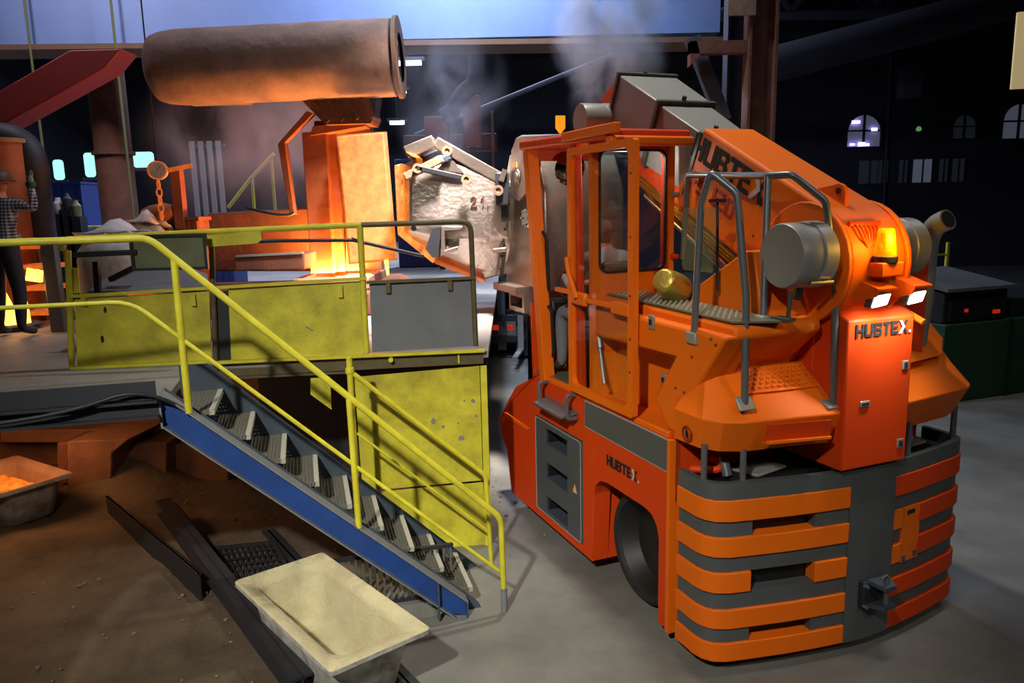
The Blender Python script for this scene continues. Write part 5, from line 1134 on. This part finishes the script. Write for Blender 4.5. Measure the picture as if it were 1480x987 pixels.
# ================================================================ overhead crane girder and hall steel
a = (-8.187, 13.200, 5.924); b = (3.480, 13.200, 5.710)
cg = thing('crane_girder', 'pale blue overhead crane girder across the top of the hall', 'girder', (0, 0, 0))
z0 = (a[2] + b[2]) / 2
M().box(-17, b[0], 13.2, 13.6, z0 + .06, z0 + 2.2).build('girder_web', 'girder_blue', cg)
M().prism([(-17, 13.0, a[2] - .02), (b[0], 13.0, b[2] - .02), (b[0], 13.8, b[2] - .02), (-17, 13.8, a[2] - .02)], (0, 0, .08)).build('girder_flange', 'girder_flange', cg)
# red jib on the upper left
rj = tag(M().prism([(-7.514, 11.000, 4.583), (-5.898, 11.000, 5.388), (-5.196, 11.000, 5.391), (-5.460, 11.000, 5.129), (-7.581, 11.000, 4.123)], (0, .5, 0)).build('crane_jib', 'crane_red', bevel=.02), 'dark red slanting crane jib at the upper left', 'crane arm')
# lamps
for i, (px0, px1, py, yy, lab) in enumerate(((592, 628, 103, 24, 'largest violet-white tube lamp right of the extraction hood'), (578, 605, 140, 27, 'middle tube lamp just under the hood end'), (580, 600, 182, 30, 'lowest tube lamp above the hot slab'))):
    s = yy / 1117; x0, x1 = (px0 - 740) * s - .1, (px1 - 740) * s - .1; z = 3.2 + (298 - py) * s
    t = thing('tube_lamp', lab, 'lamp', ((x0 + x1) / 2, yy, z), 0, 'far tube lamps')
    M().cyl((-(x1 - x0) / 2, 0, 0), ((x1 - x0) / 2, 0, 0), .07, 8).build('tube', 'lamp_tube', t); M().box(-(x1 - x0) / 2 - .1, (x1 - x0) / 2 + .1, -.12, .12, .07, .16).build('housing', 'hall_truss', t)
    M().cyl((0, 0, .16), (0, 0, 13 - z), .02, 6).build('hanger', 'hall_truss', t)
# roof trusses
for i, yy in enumerate((19, 26, 32)):
    t = thing('roof_truss', ('nearest', 'middle', 'farthest')[i] + ' dark lattice roof truss behind the crane girder', 'truss', (0, yy, 0), 0, 'roof trusses')
    zb = (8.2, 8.8, 9.4)[i]
    M().box(-17.5, 23.5, -.12, .12, zb, zb + .22).build('bottom_chord', 'hall_truss', t); M().box(-17.5, 23.5, -.12, .12, 11.2, 11.4).build('top_chord', 'hall_truss', t)
    first = None
    for j in range(14):
        x = -17 + j * 2.9; k = M().bar((x, 0, zb + .2), (x + 1.45, 0, 11.2), .14, .14); k.bar((x + 1.45, 0, 11.2), (x + 2.9, 0, zb + .2), .14, .14)
        k.build('lattice_brace', 'hall_truss', t)
# columns
def col_(name, label, x, y, w_, z0_, z1_, mm, cat='column', rnd=False):
    t = thing(name, label, cat, (x, y, z0_))
    if rnd:
        M().cyl((0, 0, 0), (0, 0, z1_ - z0_), w_ / 2, 24).build('shaft', mm, t, smooth=60); M().lathe([(w_ / 2, 0), (w_ / 2 + .05, 0), (w_ / 2 + .05, .06), (w_ / 2, .06)], 24, Matrix.Translation((0, 0, 2.35))).build('joint_ring', mm, t)
    else:
        M().box(-w_ / 2, w_ / 2, -.03, .03, 0, z1_ - z0_).build('web', mm, t)
        for s in (-1, 1): M().box(s * w_ / 2 - .02, s * w_ / 2 + .02, -.16, .16, 0, z1_ - z0_).build('flange', mm, t)
        M().box(-w_ / 2 - .06, w_ / 2 + .06, -.22, .22, 0, .04).build('base_plate', mm, t)
    return t
col_('flue_column', 'thick brown flue column left of the extraction hood', (-7.084, 14.300, 4.521)[0], 14.3, .62, 1.88, 12.9, 'rust', 'column', True)
rc = col_('hall_column', 'rusty brown steel column above the truck boom', (3.927, 12.500, 5.177)[0], 12.5, .40, 0, 12.9, 'rust')
k = M(); k.box(-1.1, -.2, -.1, .1, (3.406, 12.500, 5.413)[2], (3.401, 12.500, 5.595)[2]); k.build('bracket_arm', 'rust', rc)
k = M(); k.prism([(-1.1, -.1, (3.401, 12.500, 5.595)[2]), (-1.0, -.1, (3.401, 12.500, 5.595)[2]), (-.95, -.1, (3.407, 12.500, 5.392)[2]), (-1.1, -.1, (3.411, 12.500, 5.239)[2])], (0, .2, 0)); k.build('bracket_end', 'rust', rc)
k = M(); p = (3.565, 12.300, 5.968); k.box(p[0] - rc.location.x - .22, p[0] - rc.location.x + .2, -.25, -.2, p[2] - .05, p[2] + .8); k.build('column_plate', 'refractory', rc)
dc = col_('hall_column', 'dark column standing behind the rusty one', (4.333, 15.000, 5.334)[0], 15, .5, 0, 12.9, 'hall_truss')
tag(M().bar((2.937, 12.800, 5.716), (3.471, 12.800, 4.441), .18, .22).build('diagonal_brace', 'hall_truss'), 'slanting steel brace above the grey boom covers', 'brace')
tag(M().tube(rounded([(6.810, 21.000, 6.603), (10.175, 21.000, 7.385), (13.665, 21.000, 8.236)], .3), .45, 16).build('air_duct', 'hall_wall', smooth=60), 'big dark air duct rising to the right under the roof', 'duct')
tag(M().cyl((-2.199, 19.000, 4.865), (6.418, 19.000, 8.031), .06, 8).build('stay_cable', 'hall_truss'), 'thin slanting stay behind the ladle', 'stay')
tag(M().box((-0.326, 16.000, 5.051)[0], (-0.271, 16.000, 5.050)[0], 16, 16.06, 2.0, (-0.326, 16.000, 5.051)[2]).build('slim_mast', 'refractory'), 'slim pale mast above the ladle', 'mast')
for px, py, w_, h_, mm, lab in ((640, 190, .5, .5, 'orange_lit', 'orange-lit machine housing above the lid arm'), (690, 180, .35, 1.0, 'orange_lit', 'tall orange-lit box behind the ladle'), (655, 205, 2.0, .35, 'rust', 'wide rust-red beam end behind the ladle')):
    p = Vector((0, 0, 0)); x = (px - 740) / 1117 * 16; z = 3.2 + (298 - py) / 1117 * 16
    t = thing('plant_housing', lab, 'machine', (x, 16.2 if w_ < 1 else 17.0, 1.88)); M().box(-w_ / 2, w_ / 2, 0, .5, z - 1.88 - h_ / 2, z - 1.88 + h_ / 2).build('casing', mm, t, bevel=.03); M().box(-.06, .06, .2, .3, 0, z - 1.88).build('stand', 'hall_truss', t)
tag(M().tube(rounded([(-1.204, 15.000, 4.830), (-1.005, 15.000, 4.951), (-0.826, 15.000, 5.258), (-0.537, 15.000, 5.437), ((-0.537, 15.000, 5.437)[0], 15, 12.9)], .3), .16, 12).build('steam_pipe', 'hall_truss', smooth=60), 'grey bent pipe behind the smoke right of the lamps', 'pipe')
tag(M().box((-2.441, 17.000, 4.066)[0], (-1.402, 17.000, 4.043)[0], 17, 17.6, 1.88, (-2.434, 17.000, 4.210)[2]).build('blue_cabinet', 'container_blue', bevel=.03), 'blue cabinet behind the ladle mouth', 'cabinet')

# ================================================================ right side of the hall
gc = thing('machine_cabinet', 'green machine cabinet with red indicator at the right edge', 'cabinet', (7.533, 11.944, 0.000), 20)
M().box(-1.0, 2.4, 0, 1.2, 0, 1.25).build('body', 'cabinet_green', gc, bevel=.02)
M().box(-1.0, .35, .05, 1.15, 1.25, 1.75).build('control_hood', 'dark_steel', gc, bevel=.03)
M().prism([(-1.05, -.05, 1.75), (.40, -.05, 1.75), (.4, 1.25, 1.95), (-1.05, 1.25, 1.95)], (0, 0, .05)).build('roof', 'cabinet_top', gc)
M().box(-.9, .25, .0, .05, 1.3, 1.62).build('dark_window', 'black', gc)
M().box(-.02, .12, -.02, .0, 1.36, 1.42).build('indicator', 'led_red', gc); M().box(-.62, -.56, -.02, 0, 1.42, 1.47).build('indicator', 'led_red', gc)
M().box(.5, 2.3, .1, 1.1, 1.25, 1.55).build('side_unit', 'dark_steel', gc); M().box(.95, 1.03, .06, .1, 1.62, 1.68).build('indicator', 'led_green', gc)
M().box(.38, .42, -.03, .02, 0, 1.25).build('door_post', 'dark_steel', gc)
ly = thing('yellow_ladder', 'thin yellow ladder beside the exhaust pipe', 'ladder', (8.293, 14.925, 0.000), 10)
M().box(.14, .19, 0, .05, 0, 2.3).build('stile', 'yellow', ly); M().box(-.25, -.20, 0, .05, 0, 2.2).build('stile', 'yellow', ly)
for i in range(7): M().box(-.22, .16, .01, .04, .25 + .3 * i, .28 + .3 * i).build('rung', 'yellow', ly)
hs = thing('hanging_sign', 'cream sign hanging at the right upper edge', 'sign', (4.781, 7.500, 4.162), -15)
M().box(-.06, .5, 0, .04, 0, .68).build('panel', 'sign_cream', hs); M().cyl((.2, .02, .68), (.2, .02, 13 - hs.location.z), .008, 6).build('wire', 'dark_steel', hs)
for px, py, lab in ((1328, 185, 'small green lamp in the dark right part of the hall'),):
    t = tag(M().lathe([(0, -.12), (.1, -.08), (.12, 0), (.05, .1), (0, .1)], 12).build('signal_lamp', 'bulb_green'), lab, 'lamp'); t.location = (18.028, 34.900, 6.077)
tag(M().box((14.786, 30.000, 7.338)[0], (15.562, 30.000, 7.321)[0], 30, 30.5, (14.819, 30.000, 6.841)[2], (14.753, 30.000, 7.832)[2]).build('wall_box', 'hall_truss', bevel=.03), 'faint grey box hung high on the far right wall', 'box')
tag(M().cyl(((16.727, 34.900, 5.546)[0], 34.9, 0), ((16.576, 34.900, 8.886)[0], 34.9, 13), .06, 8).build('drain_pipe', 'hall_truss'), 'thin vertical pipe beside the lit arched window', 'pipe')
# orange pennant by the boom head drum
tag(M().prism([(0.498, 8.200, 4.087), (0.597, 8.200, 4.085), (0.596, 8.200, 3.961), (0.545, 8.200, 3.900), (0.496, 8.200, 3.963)], (0, .02, 0)).build('pennant_sign', 'sign_orange'), 'small glowing orange pennant marker left of the grey drum', 'marker')

# ================================================================ clutter at the left on the platform
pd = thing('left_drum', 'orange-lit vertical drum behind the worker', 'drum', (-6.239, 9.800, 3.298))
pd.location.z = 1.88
M().cyl((0, 0, 0), (0, 0, 2.25), .26, 24).build('shell', 'orange_lit', pd, smooth=60); M().lathe([(.26, 0), (.29, 0), (.29, .05), (.26, .05)], 24, Matrix.Translation((0, 0, 2.2))).build('rim', 'refractory', pd)
tag(M().tube(rounded([(-7.044, 10.000, 4.186), (-6.180, 10.000, 4.167), (-5.985, 10.000, 3.935), (-6.007, 10.000, 3.293), ((-6.007, 10.000, 3.293)[0], 10, 1.88)], .4, 6), .19, 16).build('dark_elbow_pipe', 'beam_dark', smooth=60), 'dark elbow pipe above the drum behind the worker', 'pipe')
def crate(name, label, p, dx, dy, dz, mm, rz=0):
    t = thing(name, label, 'container', p, rz); k = M(); k.box(-dx / 2, dx / 2, 0, dy, .06, dz); k.build('box', mm, t, bevel=.02)
    for x in (-dx / 3, 0, dx / 3): M().box(x - .03, x + .03, -.03, 0, .08, dz - .04).build('rib', mm, t)
    for x in (-dx / 2 + .1, dx / 2 - .1): M().box(x - .06, x + .06, .05, dy - .05, 0, .06).build('foot', 'dark_steel', t)
    M().box(-dx / 2 - .02, dx / 2 + .02, -.03, dy + .02, dz - .05, dz).build('rim', mm, t)
    return t
crate('steel_container', 'blue container right behind the worker', (-8.658, 14.691, 1.880), 1.0, .8, 1.0, 'container_blue')
crate('steel_container', 'tall blue container farther back between the columns', ((-9.546, 16.800, 3.344)[0], 16.8, 1.88), .9, .7, 2.0, 'container_blue')
crate('steel_container', 'low blue container beside the flue column', ((-4.998, 13.000, 3.146)[0], 13, 1.88), .7, .7, 1.1, 'container_blue')
crate('steel_container', 'grey box beneath the hanging scale', ((-4.553, 10.500, 3.094)[0], 10.5, 1.88), .32, .4, 1.22, 'panel_steel')
crate('steel_container', 'orange-lit box right of the hanging scale', ((-4.243, 10.400, 3.090)[0], 10.4, 1.88), .22, .4, 1.25, 'orange_lit')
def sack(name, label, p, dx, dz, mm='sack_white'):
    k = M(); vs = []; nA, nB = 16, 9
    for j in range(nB):
        t = j / (nB - 1); z = dz * t
        for i in range(nA):
            a = 2 * math.pi * i / nA; c_, s_ = math.cos(a), math.sin(a); q = (abs(c_) ** 4 + abs(s_) ** 4) ** -.25
            r_ = dx / 2 * (1 + .10 * math.sin(3.1 * t) + .06 * random.uniform(-1, 1) * (1 if 0 < j else 0))
            if j == nB - 1: r_ *= .75
            vs.append((r_ * q * c_, r_ * q * s_, z + (.08 * random.uniform(-1, 1) if j >= nB - 2 else 0)))
    k.add(vs, [(j * nA + i, j * nA + (i + 1) % nA, (j + 1) * nA + (i + 1) % nA, (j + 1) * nA + i) for j in range(nB - 1) for i in range(nA)] + [tuple(range(nA)), tuple(range((nB - 1) * nA, nB * nA))])
    t = thing(name, label, 'sack', p); k.build('bag', mm, t, smooth=60)
    for s in (-1, 1):
        f = M(); vs = []
        for i in range(6):
            for j in range(4): vs.append((s * dx * .1 + (i / 5 - .5) * dx * .8, (j / 3 - .5) * dx * .5 + .1 * s, dz + .05 + .16 * math.sin(i * .9 + s) * (j / 3) + .03 * random.random()))
        f.add(vs, [(i * 4 + j, i * 4 + j + 1, i * 4 + j + 5, i * 4 + j + 4) for i in range(5) for j in range(3)]); o = f.build('loose_flap', mm, t); md = o.modifiers.new('cloth', 'SOLIDIFY'); md.thickness = .015
    return t
sack('bulk_bag', 'crumpled white bulk bag behind the yellow railing', ((-4.598, 8.900, 2.482)[0], 9.2, 1.88), .78, 1.05)
sack('bulk_bag', 'pale wrapped bundle right of the large white bag', ((-4.696, 9.900, 3.005)[0], 10.2, 1.88), .45, 1.15)
# tray and bars in front of the bag
tr = thing('sheet_tray', 'grey sheet metal tray sloping behind the yellow kick panel', 'tray', (0, 0, 0))
k = M(); k.prism([(-4.054, 7.400, 2.442), (-4.083, 7.900, 2.548), (-3.479, 8.200, 2.631), (-3.133, 8.000, 2.532), (-2.913, 7.400, 2.423)], (0, 0, .03)); k.build('sheet', 'panel_steel', tr)
k = M(); k.box((-4.135, 7.700, 2.409)[0], (-3.100, 7.700, 2.386)[0], 7.5, 7.9, 1.88, 2.3); k.build('stand', 'dark_steel', tr)
k = M().bar(Vector((-3.626, 6.500, 2.867)) - fb.location, Vector((-3.104, 6.500, 2.878)) - fb.location, .04, .045); k.build('clamp_bar', 'black', fb, bevel=.008)
tag(M().bar((-3.945, 7.400, 2.751), (-3.961, 7.400, 2.440), .05, .05, up=(1, 0, 0)).build('black_stake', 'black'), 'short black upright stake left of the tray', 'stake')
tag(M().bar((-3.878, 7.500, 2.568), (-3.596, 7.500, 2.696), .10, .05).build('slag_scoop', 'dark_steel', bevel=.01), 'dark scoop arm lying on the tray', 'scoop')
hb = thing('lit_block_pile', 'orange-lit blocks beside the white bulk bag', 'blocks', ((-4.017, 8.200, 2.738)[0], 8.3, 1.88))
for i, (x, z, w_, h_) in enumerate(((-.12, .35, .30, .10), (.0, .52, .28, .12), (.06, .20, .2, .12), (-.02, .0, .32, .18))): M().box(x, x + w_, 0, .25, z, z + h_).build('block', 'hot_and_lit', hb, bevel=.01)  # blocks emit in place of orange light falling on them
# glowing rack beside the worker
rk = thing('glowing_rack', 'orange glowing steel rack at the right of the worker', 'rack', (-5.730, 9.307, 1.880))
for x in (-.17, .17):
    M().box(x - .02, x + .02, 0, .04, 0, .95).build('upright', 'hot_and_lit', rk); M().box(x - .02, x + .02, .4, .44, 0, .95).build('upright', 'rust', rk)
for z in (.12, .42, .68, .92): M().box(-.19, .19, 0, .44, z, z + .05).build('shelf', 'hot_and_lit', rk)
M().prism([(-.10, -.02, .55), (.08, -.02, .52), (.10, -.02, .66), (-.06, -.02, .70)], (0, .06, 0)).build('hot_casting', 'flame', rk)
tag(M().box((-5.247, 8.700, 1.964)[0], (-5.090, 8.700, 1.960)[0], 8.7, 8.8, 1.88, (-5.067, 8.700, 2.897)[2]).build('screen_panel', 'panel_steel', bevel=.01), 'plain grey screen panel right of the glowing rack', 'panel')
fl = thing('spilled_fire', 'small bright fire on the platform left of the worker', 'fire', ((-5.905, 8.900, 1.947)[0], 9.0, 1.88))
for x, h_, r_ in ((-.12, .30, .09), (.02, .42, .09), (.12, .25, .07), (.22, .55, .04), (-.25, .2, .09)):
    M().lathe([(0, 0), (r_, .02), (r_ * .9, h_ * .35), (r_ * .4, h_ * .75), (0, h_)], 10, Matrix.Translation((x, 0, .02))).build('flame', 'flame', fl)
M().lathe([(0, 0), (.32, 0), (.34, .06), (.30, .08), (0, .05)], 18).build('fire_pan', 'dark_steel', fl)
l = bpy.data.lights.new('fire_glow', 'POINT'); l.energy = 14; l.color = (1, .4, .1); l.shadow_soft_size = .15
o = bpy.data.objects.new('fire_glow', l); col.objects.link(o); o.parent = fl; o.location = (.25, -.3, .5)
# dial scale on a chain
ds = thing('crane_scale', 'round dial crane scale hanging on a chain', 'scale', (-4.520, 10.200, 3.733), 12)
M().lathe([(0, 0), (.11, 0), (.12, .02), (.12, .10), (0, .12)], 24, Matrix.Rotation(R(-90), 4, 'X')).build('dial', 'sack_white', ds)
M().lathe([(.10, -.012), (.12, -.012), (.12, .0), (.10, 0)], 24, Matrix.Rotation(R(-90), 4, 'X')).build('bezel', 'hot_and_lit', ds)
M().bar((0, -.015, 0), (.05, -.015, .05), .004, .01, up=(0, 1, 0)).build('pointer', 'black', ds)
for i in range(5): M().tube([(.03 * math.cos(R(a)) * (1 if i % 2 else .3), .03 * math.cos(R(a)) * (.3 if i % 2 else 1), -.18 - .10 * i + .06 * math.sin(R(a))) for a in range(0, 360, 45)], .012, 6, closed=True).build('chain_link', 'hot_and_lit', ds)
M().bar((.12, .05, .0), (.42, .05, .06), .05, .05).build('scale_arm', 'hot_and_lit', ds)  # arm, bezel and chain emit in place of furnace light
M().cyl((0, .05, .12), (0, .05, 4.4), .01, 6).build('hoist_rope', 'dark_steel', ds)
mv = thing('bench_vice', 'orange-lit machine head on the bench under the scale', 'machine', ((-4.640, 10.300, 3.082)[0], 10.3, 1.88))
M().box(-.22, .16, .0, .3, 0, 1.12).build('bench', 'rust', mv); M().lathe([(0, -.2), (.10, -.2), (.13, -.1), (.13, .1), (.08, .2), (0, .2)], 18, Matrix.Translation((0, .1, 1.30)) @ Matrix.Rotation(R(80), 4, 'Y')).build('vice_head', 'orange_lit', mv)
M().bar((.02, .1, 1.3), (-.15, .05, 1.12), .06, .06).build('vice_arm', 'hot_and_lit', mv); M().box(.22, .34, .05, .2, 1.1, 1.9).build('vice_post', 'orange_lit', mv)
# white louvre boards behind
lb = thing('louvre_screen', 'row of pale upright louvre boards left of the bent arm', 'screen', ((-5.171, 13.000, 3.263)[0], 13.6, 1.88))
for i in range(4): M().box(-.27 + .15 * i, -.27 + .15 * i + .08, 0, .04, .2, 2.5).build('board', 'panel_steel', lb)
M().box(-.3, .32, .04, .08, .2, .26).build('rail', 'hall_truss', lb); M().box(-.3, .32, .04, .08, 2.4, 2.46).build('rail', 'hall_truss', lb)
for x in (-.26, .28): M().box(x - .02, x + .02, .03, .07, 0, .25).build('foot', 'hall_truss', lb)
# far yellow stair rail
fr = thing('far_stair_rail', 'small yellow stair railing in the haze behind the bent arm', 'railing', (0, 0, 0))
k = M().tube([(-6.074, 17.000, 3.267), (-5.546, 17.000, 3.871), (-5.001, 17.000, 4.381)], .04, 8); k.build('handrail', 'yellow', fr)
for p in (((-5.516, 17.000, 3.871)), ((-5.067, 17.000, 4.296))): M().cyl((p[0], p[1], 1.88), p, .035, 8).build('post', 'yellow', fr)
fg = thing('far_guard_rail', 'thin yellow guard rail in front of the cyan windows', 'railing', (0, 16.4, 1.88))
for z in (1.05, .55): M().cyl(((-9.682, 16.400, 3.885)[0], 0, z), ((-5.814, 16.400, 3.801)[0], 0, z), .025, 8).build('rail', 'yellow', fg)
for i in range(5): M().cyl(((-9.682, 16.400, 3.885)[0] + i, 0, 0), ((-9.682, 16.400, 3.885)[0] + i, 0, 1.07), .025, 8).build('post', 'yellow', fg)
for i, (px, lab) in enumerate(((88, 'leftmost thin hanging rope near the red jib'), (205, 'thin hanging rope right of the flue column'))):
    x = (px - 740) / 1117 * 13
    tag(M().cyl((x, 13, 1.88), (x, 13, 12.9), .02, 6).build('hoist_rope', 'rope_olive'), lab, 'rope')
bx = thing('rope_rod', 'dark rod poking through the railing towards the ladle', 'rod', (0, 0, 0))
k = M().tube([(-2.622, 6.700, 2.926), (-2.152, 7.200, 2.917), (-1.550, 7.700, 2.887), (-0.915, 8.200, 2.684)], .018, 8); k.build('rod', 'dark_steel', bx, smooth=60)
M().bar((-1.563, 7.700, 2.901), (-1.482, 7.700, 2.872), .03, .03).build('rod_joint', 'black', bx)
wh = tag(M().lathe([(0, 0), (.16, 0), (.17, .03), (.12, .07), (.05, .10), (0, .10)], 20).build('slag_heap', 'rust'), 'grey slag heap behind the steel kick panel', 'slag'); wh.location = (-1.190, 8.000, 2.446); wh.location.z = 2.42
M().box(-.12, .12, -.12, .12, -.54, 0).build('heap_stand', 'rust', wh)
for i, (px, py, c_, lab) in enumerate(((95, 296, 'sack_white', 'white canister on the shelf left of the flue column'), (108, 290, 'dark_steel', 'dark canister next to the white one'), (120, 300, 'board_glass', 'greenish canister nearest the flue column'))):
    p = Vector(((px - 740) / 1117 * 12, 12, 1.88)); t = thing('canister', lab, 'canister', p); h_ = 3.2 + (308 - py + 12) / 1117 * 12 - 1.88
    M().box(-.09, .09, 0, .2, 0, h_ - .25).build('stand', 'dark_steel', t); M().lathe([(0, 0), (.07, 0), (.075, .16), (.04, .2), (.035, .25), (0, .25)], 14, Matrix.Translation((0, .1, h_ - .25))).build('can', c_, t)

# ================================================================ smoke
def plume(name, label, c, rad, dens, color, seed, sc=1.6, lo=.46):
    me = M(); 
    prof = [(math.sin(R(a)), -math.cos(R(a))) for a in range(0, 181, 18)]
    me.lathe(prof, 20)
    m = bpy.data.materials.new(name); m.use_nodes = True; nt = m.node_tree; nt.nodes.remove(nt.nodes['Principled BSDF'])
    v = nt.nodes.new('ShaderNodeVolumePrincipled'); v.inputs['Color'].default_value = color + (1,); v.inputs['Anisotropy'].default_value = .1
    tc = nt.nodes.new('ShaderNodeTexCoord'); ln = nt.nodes.new('ShaderNodeVectorMath'); ln.operation = 'LENGTH'; nt.links.new(tc.outputs['Object'], ln.inputs[0])
    mr = nt.nodes.new('ShaderNodeMapRange'); mr.interpolation_type = 'SMOOTHSTEP'; mr.inputs[1].default_value = 1.0; mr.inputs[2].default_value = .1; nt.links.new(ln.outputs['Value'], mr.inputs[0])
    mp = nt.nodes.new('ShaderNodeMapping'); mp.inputs['Location'].default_value = (seed, seed * 1.7, 0); mp.inputs['Scale'].default_value = (rad[0], rad[1], rad[2] * .7); nt.links.new(tc.outputs['Object'], mp.inputs[0])
    n = nt.nodes.new('ShaderNodeTexNoise'); n.inputs['Scale'].default_value = sc; n.inputs['Detail'].default_value = 4; n.inputs['Distortion'].default_value = .8; nt.links.new(mp.outputs[0], n.inputs['Vector'])
    m2 = nt.nodes.new('ShaderNodeMapRange'); m2.inputs[1].default_value = lo; m2.inputs[2].default_value = .75; nt.links.new(n.outputs['Fac'], m2.inputs[0])
    mu = nt.nodes.new('ShaderNodeMath'); mu.operation = 'MULTIPLY'; nt.links.new(mr.outputs[0], mu.inputs[0]); nt.links.new(m2.outputs[0], mu.inputs[1])
    m3 = nt.nodes.new('ShaderNodeMath'); m3.operation = 'MULTIPLY'; m3.inputs[1].default_value = dens; nt.links.new(mu.outputs[0], m3.inputs[0]); nt.links.new(m3.outputs[0], v.inputs['Density'])
    nt.links.new(v.outputs[0], nt.nodes['Material Output'].inputs['Volume'])
    MATS[name] = m
    o = me.build('smoke', name); o.location = c; o.scale = rad; tag(o, label, 'smoke'); o['kind'] = 'stuff'
    return o
plume('smoke_ladle', 'bluish smoke plume rising behind the truck boom', (1.526, 11.600, 5.363), (.95, .6, 1.8), 14.0, (.80, .85, 1.0), 2.0, 1.5, .47)
plume('smoke_furnace', 'smoke with warm furnace light painted in, left of the furnace frame', (-3.796, 12.000, 4.111), (2.0, .9, 1.7), 1.6, (.95, .60, .52), 5.0, 1.1, .38)  # warm furnace light is put into the smoke colour
plume('smoke_lamps', 'thin grey-blue smoke between the hood and the ladle', (-0.852, 12.000, 4.701), (1.0, .8, 1.6), 1.4, (.82, .85, 1.0), 9.0, 1.2, .40)
